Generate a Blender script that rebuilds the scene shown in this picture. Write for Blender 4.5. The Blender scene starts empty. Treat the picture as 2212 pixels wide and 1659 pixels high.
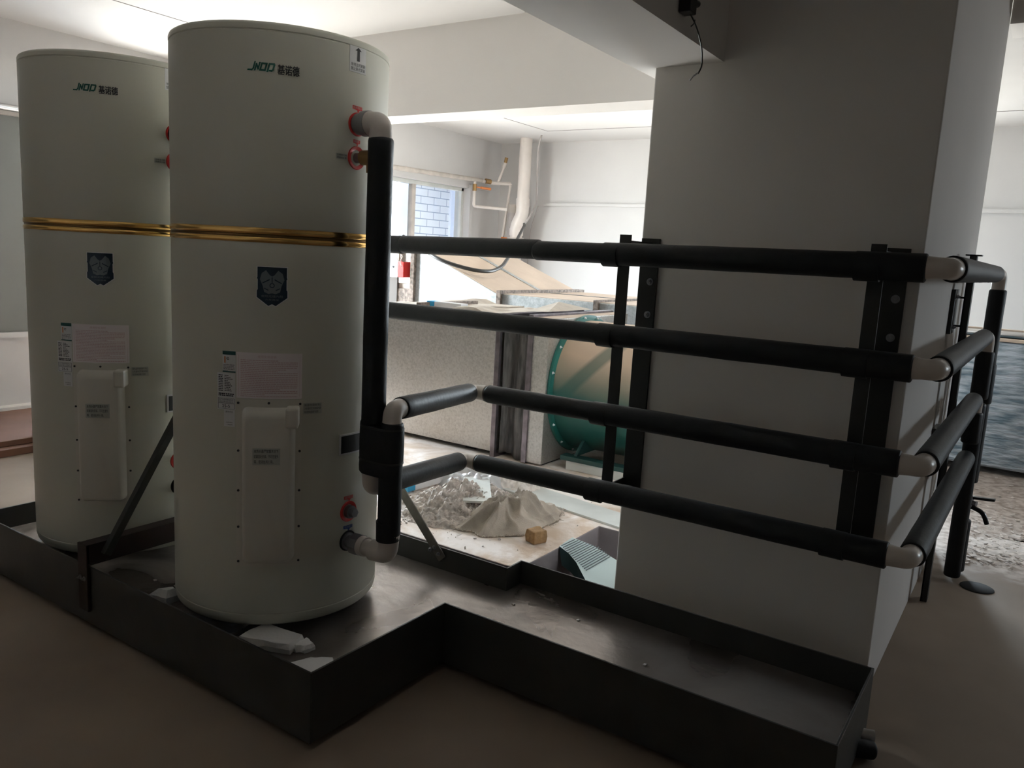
import bpy, bmesh, math, random
from mathutils import Vector, Matrix, noise
random.seed(7)
R = math.radians
C = bpy.context.scene.collection
S = bpy.context.scene

# ------------------------------------------------------------------ camera
cam_d = bpy.data.cameras.new('camera'); cam = bpy.data.objects.new('camera', cam_d); C.objects.link(cam)
YAW, PIT, ROL = R(-33.457), R(9.269), R(-3.199)
_f = Vector((math.sin(YAW)*math.cos(PIT), math.cos(YAW)*math.cos(PIT), -math.sin(PIT)))
_r = Vector((math.cos(YAW), -math.sin(YAW), 0)); _d = _f.cross(_r)
_r2 = _r*math.cos(ROL) + _d*math.sin(ROL); _d2 = -_r*math.sin(ROL) + _d*math.cos(ROL)
_m = Matrix((_r2, -_d2, -_f)).transposed().to_4x4(); _m.translation = (0, 0, 1.55)
cam.matrix_world = _m
cam_d.sensor_width = 36; cam_d.lens = 1724.5/2212*36; cam_d.clip_start = .05; cam_d.clip_end = 200
S.camera = cam

# ------------------------------------------------------------------ colour management, sky, daylight
S.view_settings.view_transform = 'Standard'; S.view_settings.look = 'None'
S.view_settings.exposure = 0.2; S.view_settings.gamma = 1.0; S.view_settings.use_curve_mapping = False
w = bpy.data.worlds.new('sky'); S.world = w; w.use_nodes = True
nt = w.node_tree; nt.nodes.clear()
_o = nt.nodes.new('ShaderNodeOutputWorld'); _b = nt.nodes.new('ShaderNodeBackground')
_tc = nt.nodes.new('ShaderNodeTexCoord'); _sx = nt.nodes.new('ShaderNodeSeparateXYZ'); _cr = nt.nodes.new('ShaderNodeValToRGB')
_mr = nt.nodes.new('ShaderNodeMapRange'); _mr.inputs[1].default_value = -1; _mr.inputs[2].default_value = 1
nt.links.new(_tc.outputs['Generated'], _sx.inputs[0]); nt.links.new(_sx.outputs['Z'], _mr.inputs[0]); nt.links.new(_mr.outputs[0], _cr.inputs[0])
_cr.color_ramp.elements[0].position = .40; _cr.color_ramp.elements[0].color = (.47, .45, .42, 1)
_cr.color_ramp.elements[1].position = .56; _cr.color_ramp.elements[1].color = (.86, .93, 1.0, 1)
nt.links.new(_cr.outputs[0], _b.inputs[0]); _b.inputs[1].default_value = 62.0
nt.links.new(_b.outputs[0], _o.inputs[0])
S.cycles.use_denoising = True
S.cycles.max_bounces = 12; S.cycles.diffuse_bounces = 8; S.cycles.glossy_bounces = 5; S.cycles.transmission_bounces = 8; S.cycles.transparent_max_bounces = 12
S.cycles.sample_clamp_indirect = 8; S.cycles.caustics_reflective = False; S.cycles.caustics_refractive = False
# sky portals, one in each window opening
def portal(loc, rot, sx, sy):
    l = bpy.data.lights.new('window_portal', 'AREA'); l.shape = 'RECTANGLE'; l.size = sx; l.size_y = sy; l.cycles.is_portal = True
    o = bpy.data.objects.new('window_portal', l); C.objects.link(o); o.location = loc; o.rotation_euler = rot
portal((-7.10, 5.45, 1.425), (0, R(-90), 0), 2.35, 2.9)     # left wall, opening added for light behind the heaters
portal((-7.10, 8.275, 1.55), (0, R(-90), 0), 1.74, 1.75)      # left wall, window in the back corner
portal((4.56, 8.9, 1.95), (0, R(90), 0), 1.0, 1.0)          # right wall window, out of frame
portal((-2.15, 10.02, 1.5), (R(-90), 0, 0), 1.7, 1.6)      # back wall opening added for light, behind the pillar
XL, XR, YB, YN, ZC = -6.95, 4.5, 9.9, -3.6, 3.12

# ------------------------------------------------------------------ materials
def mat(name, col, rough=.6, metal=0., var=0., vs=4., bump=0., bs=40., spec=.5, col2=None, detail=4., stretch=None, coat=0.):
    m = bpy.data.materials.new(name); m.use_nodes = True; t = m.node_tree; b = t.nodes['Principled BSDF']
    b.inputs['Base Color'].default_value = (*col, 1); b.inputs['Roughness'].default_value = rough; b.inputs['Metallic'].default_value = metal
    b.inputs['Specular IOR Level'].default_value = spec
    if coat: b.inputs['Coat Weight'].default_value = coat
    tc = t.nodes.new('ShaderNodeTexCoord'); mp = t.nodes.new('ShaderNodeMapping'); t.links.new(tc.outputs['Object'], mp.inputs[0])
    if stretch: mp.inputs['Scale'].default_value = stretch
    if var or col2:
        n = t.nodes.new('ShaderNodeTexNoise'); n.inputs['Scale'].default_value = vs; n.inputs['Detail'].default_value = detail
        t.links.new(mp.outputs[0], n.inputs['Vector'])
        r = t.nodes.new('ShaderNodeValToRGB'); t.links.new(n.outputs['Fac'], r.inputs[0])
        c2 = col2 or tuple(c*(1-var) for c in col)
        r.color_ramp.elements[0].position = .35; r.color_ramp.elements[1].position = .65
        r.color_ramp.elements[0].color = (*c2, 1); r.color_ramp.elements[1].color = (*col, 1)
        t.links.new(r.outputs[0], b.inputs['Base Color'])
    if bump:
        n = t.nodes.new('ShaderNodeTexNoise'); n.inputs['Scale'].default_value = bs; n.inputs['Detail'].default_value = 5
        t.links.new(mp.outputs[0], n.inputs['Vector'])
        bp = t.nodes.new('ShaderNodeBump'); bp.inputs['Strength'].default_value = bump; bp.inputs['Distance'].default_value = .01
        t.links.new(n.outputs['Fac'], bp.inputs['Height']); t.links.new(bp.outputs[0], b.inputs['Normal'])
    return m
M = dict(
 wall=mat('white_plaster', (.56, .545, .53), .85, var=.05, vs=1.5, bump=.05, bs=12),
 wall2=mat('grey_white_plaster', (.78, .75, .72), .85, var=.04, vs=1.2, bump=.05, bs=10),
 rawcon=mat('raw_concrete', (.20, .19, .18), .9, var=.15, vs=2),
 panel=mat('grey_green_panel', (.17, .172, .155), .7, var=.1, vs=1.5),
 ceil=mat('ceiling_plaster', (.62, .60, .58), .9, var=.04, vs=1.1, bump=.06, bs=6),
 joint=mat('dark_joint', (.12, .10, .09), .9),
 trim=mat('dusty_beige_trim', (.50, .45, .40), .8, var=.2, vs=9),
 enamel=mat('cream_enamel', (.61, .60, .515), .32, var=.04, vs=2, spec=.5),
 plastic=mat('cream_plastic', (.63, .60, .53), .38, bump=.03, bs=150),
 gold=mat('gold_strip', (.85, .52, .18), .18, 1.),
 dkgold=mat('dark_gold_strip', (.20, .12, .05), .3, 1.),
 foam=mat('black_rubber_foam', (.011, .012, .015), .55, var=.3, vs=20, bump=.15, bs=60, spec=.35),
 ppr=mat('white_plastic_pipe', (.66, .60, .55), .3, var=.06, vs=8),
 blackst=mat('black_painted_steel', (.014, .013, .012), .5, var=.3, vs=9, bump=.05, bs=60),
 darkst=mat('dark_grey_steel', (.042, .041, .037), .42, var=.35, vs=5, bump=.06, bs=30),
 brownst=mat('brown_primer_steel', (.030, .014, .012), .6, var=.4, vs=12, bump=.08),
 flatst=mat('brownish_flat_steel', (.17, .15, .13), .5, .3, var=.5, vs=10),
 chrome=mat('bright_metal', (.62, .62, .62), .25, 1.),
 greymet=mat('grey_metal_fitting', (.30, .30, .32), .35, .8),
 red=mat('red_plastic', (.62, .035, .03), .4),
 blue=mat('blue_plastic', (.02, .06, .28), .4),
 black=mat('black_plastic', (.01, .01, .012), .3),
 navy=mat('navy_print', (.006, .016, .036), .3, var=.5, vs=15, col2=(.005, .03, .06)),
 teal=mat('dark_teal_print', (.01, .09, .085), .5),
 white=mat('white_sticker', (.72, .72, .72), .45),
 dimw=mat('translucent_sticker', (.46, .47, .43), .4),
 silver=mat('silver_print', (.16, .185, .20), .35),
 pink=mat('pinkish_white_poster', (.84, .77, .78), .3),  # base colour raised to carry the poster's gloss reflection
 pinktxt=mat('pink_print', (.66, .48, .49), .4),  # print lightened too, as the gloss reflection veils it
 ink=mat('black_ink', (.02, .02, .025), .5),
 green_ink=mat('green_ink', (.005, .10, .075), .4),
 foamw=mat('white_polystyrene', (.84, .83, .82), .8, bump=.15, bs=120, var=.05),
 grnfan=mat('green_fan_paint', (.018, .14, .115), .4, var=.25, vs=5),
 dkgreen=mat('dark_green_paint', (.012, .055, .05), .5, var=.3, vs=6),
 tan=mat('tan_dust', (.55, .44, .35), .9, var=.12, vs=3, bump=.2, bs=25),
 cloth=mat('beige_canvas', (.52, .46, .39), .9, var=.15, vs=14, bump=.2, bs=150),
 rag=mat('grey_canvas', (.50, .43, .36), .95, var=.35, vs=9, bump=.3, bs=180),
 brick=mat('tan_brick', (.42, .25, .12), .9, var=.3, vs=25, bump=.4, bs=50),
 card=mat('brown_cardboard', (.16, .075, .045), .8, var=.25, vs=3),
 paper=mat('white_carton', (.70, .69, .70), .5, var=.08, vs=10),
 cyan=mat('blue_print', (.03, .30, .55), .5),
 board=mat('white_painted_board', (.60, .61, .58), .6, var=.12, vs=5, bump=.1, bs=20),
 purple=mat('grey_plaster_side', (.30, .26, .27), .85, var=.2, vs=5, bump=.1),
 steelfl=mat('mauve_steel_flange', (.25, .22, .24), .3, .85, var=.3, vs=20),
 rubble=mat('grey_rubble', (.60, .53, .48), .95, var=.45, vs=30, bump=.8, bs=45),
 flake=mat('pale_debris', (.78, .72, .68), .9, var=.3, vs=20),
 greypipe=mat('grey_plastic_pipe', (.42, .38, .36), .6, var=.15, vs=6),
 hose=mat('black_hose', (.02, .018, .017), .45),
 wood=mat('dirty_flange_edge', (.30, .24, .20), .8, var=.6, vs=35),
 orange=mat('orange_handle', (.62, .20, .06), .5),
 brass=mat('brass', (.35, .22, .10), .4, .9),
 hole=mat('dark_void', (.008, .008, .01), .9),
 facade=mat('cream_facade', (.75, .66, .50), .8),
 bluegl=mat('blue_window_glass', (.10, .22, .42), .2),
 pillar=mat('outside_white_pillar', (.72, .76, .84), .7),
 boardblue=mat('pale_blue_foam_board', (.55, .64, .63), .85, var=.05, vs=4),
 tealdk=mat('teal_foam_side', (.05, .10, .11), .85, var=.2, vs=6),
 box=mat('unit_panel_beige', (.62, .55, .47), .6, var=.08, vs=3),
 thatch=mat('dark_brown_matt', (.10, .085, .075), .7),  # flat dark brown for the lower unit panel and carton insert
)
STREAK = .72
def special():
    # floor: brown screed with a pale dust field in the far half
    m = mat('brown_screed_floor', (.21, .165, .125), .62, bump=.1, bs=14, spec=.4); t = m.node_tree; b = t.nodes['Principled BSDF']
    tc = t.nodes.new('ShaderNodeTexCoord')
    def noise_n(sc, de=4):
        n = t.nodes.new('ShaderNodeTexNoise'); n.inputs['Scale'].default_value = sc; n.inputs['Detail'].default_value = de; t.links.new(tc.outputs['Object'], n.inputs['Vector']); return n
    n1 = noise_n(.9); r1 = t.nodes.new('ShaderNodeValToRGB'); t.links.new(n1.outputs['Fac'], r1.inputs[0])
    r1.color_ramp.elements[0].position = .3; r1.color_ramp.elements[0].color = (.22, .165, .125, 1)
    r1.color_ramp.elements[1].position = .7; r1.color_ramp.elements[1].color = (.37, .29, .225, 1)
    sep = t.nodes.new('ShaderNodeSeparateXYZ'); t.links.new(tc.outputs['Object'], sep.inputs[0])
    n2 = noise_n(3.5, 8); a = t.nodes.new('ShaderNodeMath'); a.operation = 'MULTIPLY_ADD'; a.inputs[1].default_value = .8
    t.links.new(n2.outputs['Fac'], a.inputs[0]); t.links.new(sep.outputs['Y'], a.inputs[2])
    mr = t.nodes.new('ShaderNodeMapRange'); mr.inputs[1].default_value = 5.1; mr.inputs[2].default_value = 5.45; t.links.new(a.outputs[0], mr.inputs[0])
    n3 = noise_n(16, 6); r3 = t.nodes.new('ShaderNodeValToRGB'); t.links.new(n3.outputs['Fac'], r3.inputs[0])
    r3.color_ramp.elements[0].position = .38; r3.color_ramp.elements[0].color = (.34, .28, .24, 1)
    r3.color_ramp.elements[1].position = .6; r3.color_ramp.elements[1].color = (.60, .54, .50, 1)
    mx = t.nodes.new('ShaderNodeMix'); mx.data_type = 'RGBA'
    t.links.new(mr.outputs[0], mx.inputs[0]); t.links.new(r1.outputs[0], mx.inputs[6]); t.links.new(r3.outputs[0], mx.inputs[7])
    t.links.new(mx.outputs[2], b.inputs['Base Color']); M['floor'] = m
    # slab: dusty screed, pale dust streaks over tan
    m = mat('dusty_slab', (.5, .4, .33), .8, bump=.35, bs=30); t = m.node_tree; b = t.nodes['Principled BSDF']; tc = t.nodes.new('ShaderNodeTexCoord')
    n = t.nodes.new('ShaderNodeTexNoise'); n.inputs['Scale'].default_value = 2.6; n.inputs['Detail'].default_value = 9; n.inputs['Roughness'].default_value = .6; n.inputs['Distortion'].default_value = .6
    t.links.new(tc.outputs['Object'], n.inputs['Vector']); r = t.nodes.new('ShaderNodeValToRGB'); t.links.new(n.outputs['Fac'], r.inputs[0])
    r.color_ramp.elements[0].position = .42; r.color_ramp.elements[0].color = (.56, .43, .33, 1)
    r.color_ramp.elements[1].position = .58; r.color_ramp.elements[1].color = (.80, .73, .69, 1)
    t.links.new(r.outputs[0], b.inputs['Base Color']); M['slab'] = m
    # tray bottom: dark semi-gloss steel with trodden pale dust, darker towards the right end
    m = mat('dusty_tray_sheet', (.1, .1, .1), .3); t = m.node_tree; b = t.nodes['Principled BSDF']; tc = t.nodes.new('ShaderNodeTexCoord')
    n = t.nodes.new('ShaderNodeTexNoise'); n.inputs['Scale'].default_value = 2.1; n.inputs['Detail'].default_value = 7; n.inputs['Distortion'].default_value = .8
    t.links.new(tc.outputs['Object'], n.inputs['Vector'])
    mr = t.nodes.new('ShaderNodeMapRange'); mr.inputs[1].default_value = .38; mr.inputs[2].default_value = .56; t.links.new(n.outputs['Fac'], mr.inputs[0])
    sep = t.nodes.new('ShaderNodeSeparateXYZ'); t.links.new(tc.outputs['Object'], sep.inputs[0])
    m2 = t.nodes.new('ShaderNodeMapRange'); m2.inputs[1].default_value = -.15; m2.inputs[2].default_value = -1.0; m2.inputs[3].default_value = .15; m2.inputs[4].default_value = 1.0; t.links.new(sep.outputs['X'], m2.inputs[0])  # pale layer fades along X towards the right
    mu = t.nodes.new('ShaderNodeMath'); mu.operation = 'MULTIPLY'; t.links.new(mr.outputs[0], mu.inputs[0]); t.links.new(m2.outputs[0], mu.inputs[1])
    mx = t.nodes.new('ShaderNodeMix'); mx.data_type = 'RGBA'; mx.inputs[6].default_value = (.22, .19, .175, 1); mx.inputs[7].default_value = (.74, .69, .65, 1); b.inputs['Metallic'].default_value = 0.
    me_ = t.nodes.new('ShaderNodeMapRange'); me_.inputs[3].default_value = .75; me_.inputs[4].default_value = .1; t.links.new(mu.outputs[0], me_.inputs[0]); t.links.new(me_.outputs[0], b.inputs['Metallic'])
    t.links.new(mu.outputs[0], mx.inputs[0]); t.links.new(mx.outputs[2], b.inputs['Base Color'])
    rr = t.nodes.new('ShaderNodeMapRange'); rr.inputs[3].default_value = .26; rr.inputs[4].default_value = .55; t.links.new(mu.outputs[0], rr.inputs[0]); t.links.new(rr.outputs[0], b.inputs['Roughness'])
    n2 = t.nodes.new('ShaderNodeTexNoise'); n2.inputs['Scale'].default_value = 9; n2.inputs['Detail'].default_value = 8; t.links.new(tc.outputs['Object'], n2.inputs['Vector'])
    bp = t.nodes.new('ShaderNodeBump'); bp.inputs['Strength'].default_value = .25; bp.inputs['Distance'].default_value = .02; t.links.new(n2.outputs['Fac'], bp.inputs['Height']); t.links.new(bp.outputs[0], b.inputs['Normal'])
    M['traybed'] = m
    # spangled galvanised sheet
    def galv(name, c1, c2, ro, vs, sx=1.):
        m = mat(name, c1, ro, .75); t = m.node_tree; b = t.nodes['Principled BSDF']; tc = t.nodes.new('ShaderNodeTexCoord')
        n = t.nodes.new('ShaderNodeTexNoise'); n.inputs['Scale'].default_value = vs; n.inputs['Detail'].default_value = 6; n.inputs['Roughness'].default_value = .75
        n2 = t.nodes.new('ShaderNodeTexNoise'); n2.inputs['Scale'].default_value = 1.3; n2.inputs['Detail'].default_value = 2
        t.links.new(tc.outputs['Object'], n.inputs['Vector']); t.links.new(tc.outputs['Object'], n2.inputs['Vector'])
        ad = t.nodes.new('ShaderNodeMath'); ad.operation = 'MULTIPLY_ADD'; ad.inputs[1].default_value = .35; t.links.new(n2.outputs['Fac'], ad.inputs[0]); t.links.new(n.outputs['Fac'], ad.inputs[2])
        r = t.nodes.new('ShaderNodeValToRGB'); t.links.new(ad.outputs[0], r.inputs[0])
        r.color_ramp.elements[0].position = .52; r.color_ramp.elements[0].color = (*c2, 1); r.color_ramp.elements[1].position = .78; r.color_ramp.elements[1].color = (*c1, 1)
        t.links.new(r.outputs[0], b.inputs['Base Color']); return m
    M['galv'] = galv('galvanised_sheet', (.58, .56, .53), (.40, .38, .35), .40, 75)
    M['galvw'] = galv('pale_galvanised_sheet', (.56, .58, .58), (.38, .40, .40), .5, 30)
    M['foil'] = mat('crinkled_foil', (.50, .56, .62), .38, .8, var=.55, vs=5, bump=.8, bs=12, stretch=(1, 1, 5), col2=(.14, .20, .24))  # bluish reflected sky light put into the streaky foil colour
    # green fan drum: tan dust on the upper side, streaks where it was wiped
    m = mat('dusty_green_drum', (.02, .15, .12), .45); t = m.node_tree; b = t.nodes['Principled BSDF']; tc = t.nodes.new('ShaderNodeTexCoord')
    ge = t.nodes.new('ShaderNodeNewGeometry'); sp = t.nodes.new('ShaderNodeSeparateXYZ'); t.links.new(ge.outputs['Normal'], sp.inputs[0])
    mp = t.nodes.new('ShaderNodeMapping'); mp.inputs['Scale'].default_value = (1, 1, 1); mp.inputs['Rotation'].default_value = (0, .5, 0); t.links.new(tc.outputs['Object'], mp.inputs[0])
    n = t.nodes.new('ShaderNodeTexNoise'); n.inputs['Scale'].default_value = 1.4; n.inputs['Detail'].default_value = 3; t.links.new(mp.outputs[0], n.inputs['Vector'])
    a1 = t.nodes.new('ShaderNodeMath'); a1.operation = 'MULTIPLY_ADD'; a1.inputs[1].default_value = .5; t.links.new(n.outputs['Fac'], a1.inputs[0]); t.links.new(sp.outputs['Z'], a1.inputs[2])
    mr = t.nodes.new('ShaderNodeMapRange'); mr.inputs[1].default_value = .18; mr.inputs[2].default_value = .75; t.links.new(a1.outputs[0], mr.inputs[0])
    so_ = t.nodes.new('ShaderNodeSeparateXYZ'); t.links.new(tc.outputs['Object'], so_.inputs[0])      # one wiped streak slanting over the drum
    q1 = t.nodes.new('ShaderNodeMath'); q1.operation = 'MULTIPLY_ADD'; q1.inputs[1].default_value = -.9; t.links.new(so_.outputs['Z'], q1.inputs[0]); t.links.new(so_.outputs['X'], q1.inputs[2])
    q2 = t.nodes.new('ShaderNodeMath'); q2.operation = 'ADD'; q2.inputs[1].default_value = STREAK; t.links.new(q1.outputs[0], q2.inputs[0])
    q3 = t.nodes.new('ShaderNodeMath'); q3.operation = 'ABSOLUTE'; t.links.new(q2.outputs[0], q3.inputs[0])
    q4 = t.nodes.new('ShaderNodeMapRange'); q4.inputs[1].default_value = .04; q4.inputs[2].default_value = .075; q4.inputs[3].default_value = .35; q4.inputs[4].default_value = 1.; t.links.new(q3.outputs[0], q4.inputs[0])
    q5 = t.nodes.new('ShaderNodeMath'); q5.operation = 'MULTIPLY'; t.links.new(mr.outputs[0], q5.inputs[0]); t.links.new(q4.outputs[0], q5.inputs[1]); mr = q5
    mx = t.nodes.new('ShaderNodeMix'); mx.data_type = 'RGBA'; mx.inputs[6].default_value = (.010, .080, .066, 1); mx.inputs[7].default_value = (.50, .37, .27, 1)
    t.links.new(mr.outputs[0], mx.inputs[0]); t.links.new(mx.outputs[2], b.inputs['Base Color']); M['drum'] = m
    # glass
    m = bpy.data.materials.new('window_glass'); m.use_nodes = True; t = m.node_tree; t.nodes.clear()
    o = t.nodes.new('ShaderNodeOutputMaterial'); tr = t.nodes.new('ShaderNodeBsdfTransparent'); gl = t.nodes.new('ShaderNodeBsdfGlossy'); gl.inputs['Roughness'].default_value = .05
    tr.inputs[0].default_value = (.93, .96, .97, 1); mxs = t.nodes.new('ShaderNodeMixShader'); mxs.inputs[0].default_value = .05
    t.links.new(tr.outputs[0], mxs.inputs[1]); t.links.new(gl.outputs[0], mxs.inputs[2]); t.links.new(mxs.outputs[0], o.inputs[0]); M['glass'] = m
    # outside white glazed brick
    m = mat('white_glazed_brick', (.76, .75, .73), .5); t = m.node_tree; b = t.nodes['Principled BSDF']; tc = t.nodes.new('ShaderNodeTexCoord')
    cx = t.nodes.new('ShaderNodeSeparateXYZ'); cy = t.nodes.new('ShaderNodeCombineXYZ'); t.links.new(tc.outputs['Object'], cx.inputs[0]); t.links.new(cx.outputs['Y'], cy.inputs[0]); t.links.new(cx.outputs['Z'], cy.inputs[1])
    bt = t.nodes.new('ShaderNodeTexBrick'); t.links.new(cy.outputs[0], bt.inputs['Vector']); bt.inputs['Color1'].default_value = (.78, .77, .75, 1); bt.inputs['Color2'].default_value = (.74, .74, .74, 1)
    bt.inputs['Mortar'].default_value = (.22, .27, .32, 1); bt.inputs['Scale'].default_value = 1; bt.inputs['Brick Width'].default_value = .36; bt.inputs['Row Height'].default_value = .13; bt.inputs['Mortar Size'].default_value = .008
    t.links.new(bt.outputs['Color'], b.inputs['Base Color']); M['gbrick'] = m
special()

# ------------------------------------------------------------------ geometry helpers: everything returns (verts, faces)
def J(*gs):
    V, F = [], []
    for v, f in gs:
        n = len(V); V += [tuple(p) for p in v]; F += [tuple(i+n for i in q) for q in f]
    return V, F
def box(x0, x1, y0, y1, z0, z1):
    return ([(x0,y0,z0),(x1,y0,z0),(x1,y1,z0),(x0,y1,z0),(x0,y0,z1),(x1,y0,z1),(x1,y1,z1),(x0,y1,z1)],
            [(0,3,2,1),(4,5,6,7),(0,1,5,4),(1,2,6,5),(2,3,7,6),(3,0,4,7)])
def bar(p, q, wdt, thk, up=(0, 0, 1)):           # rectangular bar from p to q; wdt across, thk along 'up'
    p, q = Vector(p), Vector(q); d = (q-p).normalized(); s = d.cross(Vector(up)).normalized()*wdt/2; u = s.cross(d).normalized()*thk/2
    V = [tuple(c+a*s+b*u) for c in (p, q) for a, b in ((-1,-1),(1,-1),(1,1),(-1,1))]
    return V, [(0,3,2,1),(4,5,6,7),(0,1,5,4),(1,2,6,5),(2,3,7,6),(3,0,4,7)]
def fillet(pts, r, n=6):
    pts = [Vector(p) for p in pts]; out = [pts[0]]
    for i in range(1, len(pts)-1):
        a, b, c = pts[i-1], pts[i], pts[i+1]; u = (a-b); v = (c-b); k = min(r, u.length*.49, v.length*.49)
        p0 = b+u.normalized()*k; p2 = b+v.normalized()*k
        for j in range(n+1):
            t = j/n; out.append(p0*(1-t)**2+b*2*t*(1-t)+p2*t*t)
    return out+[pts[-1]]
def tube(pts, r, seg=20, caps=True, rr=None, wob=0., dome=0.):
    pts = [Vector(p) for p in pts]; n = len(pts); rad = rr if rr else [r]*n
    if dome:                                     # rounded ends
        d0 = (pts[1]-pts[0]).normalized(); d1 = (pts[-1]-pts[-2]).normalized()
        P0 = [pts[0]+d0*dome*k for k in (0, .15, .5, 1)]; P1 = [pts[-1]-d1*dome*k for k in (1, .5, .15, 0)]
        pts = P0+pts[1:-1]+P1; rad = [r*.72, r*.88, r*.97, r]+[r]*(n-2)+[r, r*.97, r*.88, r*.72]; n = len(pts)
    T = []
    for i in range(n):
        T.append((pts[min(i+1, n-1)]-pts[max(i-1, 0)]).normalized())
    up = Vector((0, 0, 1)) if abs(T[0].z) < .9 else Vector((1, 0, 0)); a = T[0].cross(up).normalized(); V, F = [], []
    for i in range(n):
        a = (a-T[i]*a.dot(T[i])).normalized(); b = T[i].cross(a)
        for k in range(seg):
            t = 2*math.pi*k/seg; q = rad[i]
            if wob: q *= 1+wob*noise.noise(pts[i]*9+Vector((math.cos(t), math.sin(t), 0))*1.2)
            V.append(tuple(pts[i]+(a*math.cos(t)+b*math.sin(t))*q))
    for i in range(n-1):
        for k in range(seg):
            F.append((i*seg+k, i*seg+(k+1) % seg, (i+1)*seg+(k+1) % seg, (i+1)*seg+k))
    if caps: F.append(tuple(range(seg-1, -1, -1))); F.append(tuple((n-1)*seg+k for k in range(seg)))
    return V, F
def line(p, q, n):
    p, q = Vector(p), Vector(q); return [p.lerp(q, i/n) for i in range(n+1)]
def lathe(prof, c=(0, 0, 0), seg=96, axis='z'):
    V, F = [], []
    for r, z in prof:
        for k in range(seg):
            t = 2*math.pi*k/seg; x, y = r*math.cos(t), r*math.sin(t)
            p = (x, y, z) if axis == 'z' else ((z, x, y) if axis == 'x' else (x, z, y)); V.append((p[0]+c[0], p[1]+c[1], p[2]+c[2]))
    m = len(prof)
    for i in range(m-1):
        for k in range(seg): F.append((i*seg+k, i*seg+(k+1) % seg, (i+1)*seg+(k+1) % seg, (i+1)*seg+k))
    return V, F
def prism(poly, h, f):                            # 2D polygon extruded by h, f maps (u,v,w) to 3D
    n = len(poly); V = [f(u, v, 0) for u, v in poly]+[f(u, v, h) for u, v in poly]
    return V, [tuple(range(n-1, -1, -1)), tuple(range(n, 2*n))]+[(i, (i+1) % n, n+(i+1) % n, n+i) for i in range(n)]
def bolt(p, d, r=.009, h=.008):
    d = Vector(d).normalized(); p = Vector(p); g = tube([p, p+d*.003], r*1.6, 16); q = tube([p+d*.003, p+d*(.003+h)], r, 6); s = tube([p+d*(.003+h), p+d*(.008+h)], r*.5, 8); return J(g, q, s)

def link(name, g, m, parent=None, smooth=False, bevel=0., origin=None, subsurf=0):
    V, F = g; o3 = Vector(origin) if origin is not None else (Vector(parent['_o']) if parent is not None and '_o' in parent else Vector((0, 0, 0)))
    me = bpy.data.meshes.new(name); me.from_pydata([tuple(Vector(p)-o3) for p in V], [], F); me.validate(); me.update()
    bm = bmesh.new(); bm.from_mesh(me); bmesh.ops.remove_doubles(bm, verts=bm.verts, dist=1e-6); bmesh.ops.recalc_face_normals(bm, faces=bm.faces); bm.to_mesh(me); bm.free()
    if isinstance(m, (list, tuple)):
        for q in m: me.materials.append(q)
    else: me.materials.append(m)
    if smooth:
        for p in me.polygons: p.use_smooth = True
    o = bpy.data.objects.new(name, me); C.objects.link(o)
    if parent is not None: o.parent = parent; o['_o'] = list(o3)
    elif origin is not None: o.location = o3
    if smooth == 'auto':
        md = o.modifiers.new('es', 'EDGE_SPLIT'); md.split_angle = R(40)
    if bevel:
        b = o.modifiers.new('bevel', 'BEVEL'); b.width = bevel; b.segments = 2; b.limit_method = 'ANGLE'; b.angle_limit = R(40)
    if subsurf:
        s = o.modifiers.new('sub', 'SUBSURF'); s.levels = subsurf; s.render_levels = subsurf
    return o
def tag(o, label, cat, group=None, kind=None):
    o['label'] = label; o['category'] = cat
    if group: o['group'] = group
    if kind: o['kind'] = kind
    return o
def thing(name, label, cat, loc=(0, 0, 0), group=None):
    o = bpy.data.objects.new(name, None); C.objects.link(o); o.location = loc; o.empty_display_size = .1; o['_o'] = list(loc); return tag(o, label, cat, group)
def struct(name, g, m, label, cat, bevel=0., smooth=False):
    o = link(name, g, m, bevel=bevel, smooth=smooth); return tag(o, label, cat, kind='structure')
def copy_tree(o, parent=None):
    c = o.copy(); C.objects.link(c); c.parent = parent
    for ch in list(o.children): copy_tree(ch, c)
    return c
def wall_with_holes(axis, pos, thick, u0, u1, z0, z1, holes):
    """wall in the plane axis=pos, extent u0..u1, holes (u0,u1,z0,z1) sorted along u and not overlapping"""
    gs = []
    def b(a, c, e, f):
        if c-a < 1e-6 or f-e < 1e-6: return
        gs.append(box(pos, pos+thick, a, c, e, f) if axis == 'x' else box(a, c, pos, pos+thick, e, f))
    u = u0
    for h in holes: b(u, h[0], z0, z1); b(h[0], h[1], z0, h[2]); b(h[0], h[1], h[3], z1); u = h[1]
    b(u, u1, z0, z1)
    return J(*gs)
def text2d(s, hgt=None, wid=None, bold=0., shear=0.):
    c = bpy.data.curves.new('t', 'FONT'); c.body = s; c.size = 1; c.resolution_u = 3; c.offset = bold; c.shear = shear
    c.align_x = 'LEFT'; o = bpy.data.objects.new('t', c); C.objects.link(o); bpy.context.view_layer.update()
    me = bpy.data.meshes.new_from_object(o.evaluated_get(bpy.context.evaluated_depsgraph_get()))
    V = [(v.co.x, v.co.y) for v in me.vertices]; F = [tuple(p.vertices) for p in me.polygons]
    bpy.data.objects.remove(o); bpy.data.curves.remove(c); bpy.data.meshes.remove(me)
    if not V: return [], []
    x0 = min(v[0] for v in V); x1 = max(v[0] for v in V); y0 = min(v[1] for v in V); y1 = max(v[1] for v in V)
    w_, h_ = x1-x0, y1-y0; V = [((a-x0)/w_, (b-y0)/h_) for a, b in V]          # normalised 0..1
    return V, F
def place(tf, f, u0, u1, v0, v1): V, F = tf; return [f(u0+a*(u1-u0), v0+b*(v1-v0)) for a, b in V], F
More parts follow.
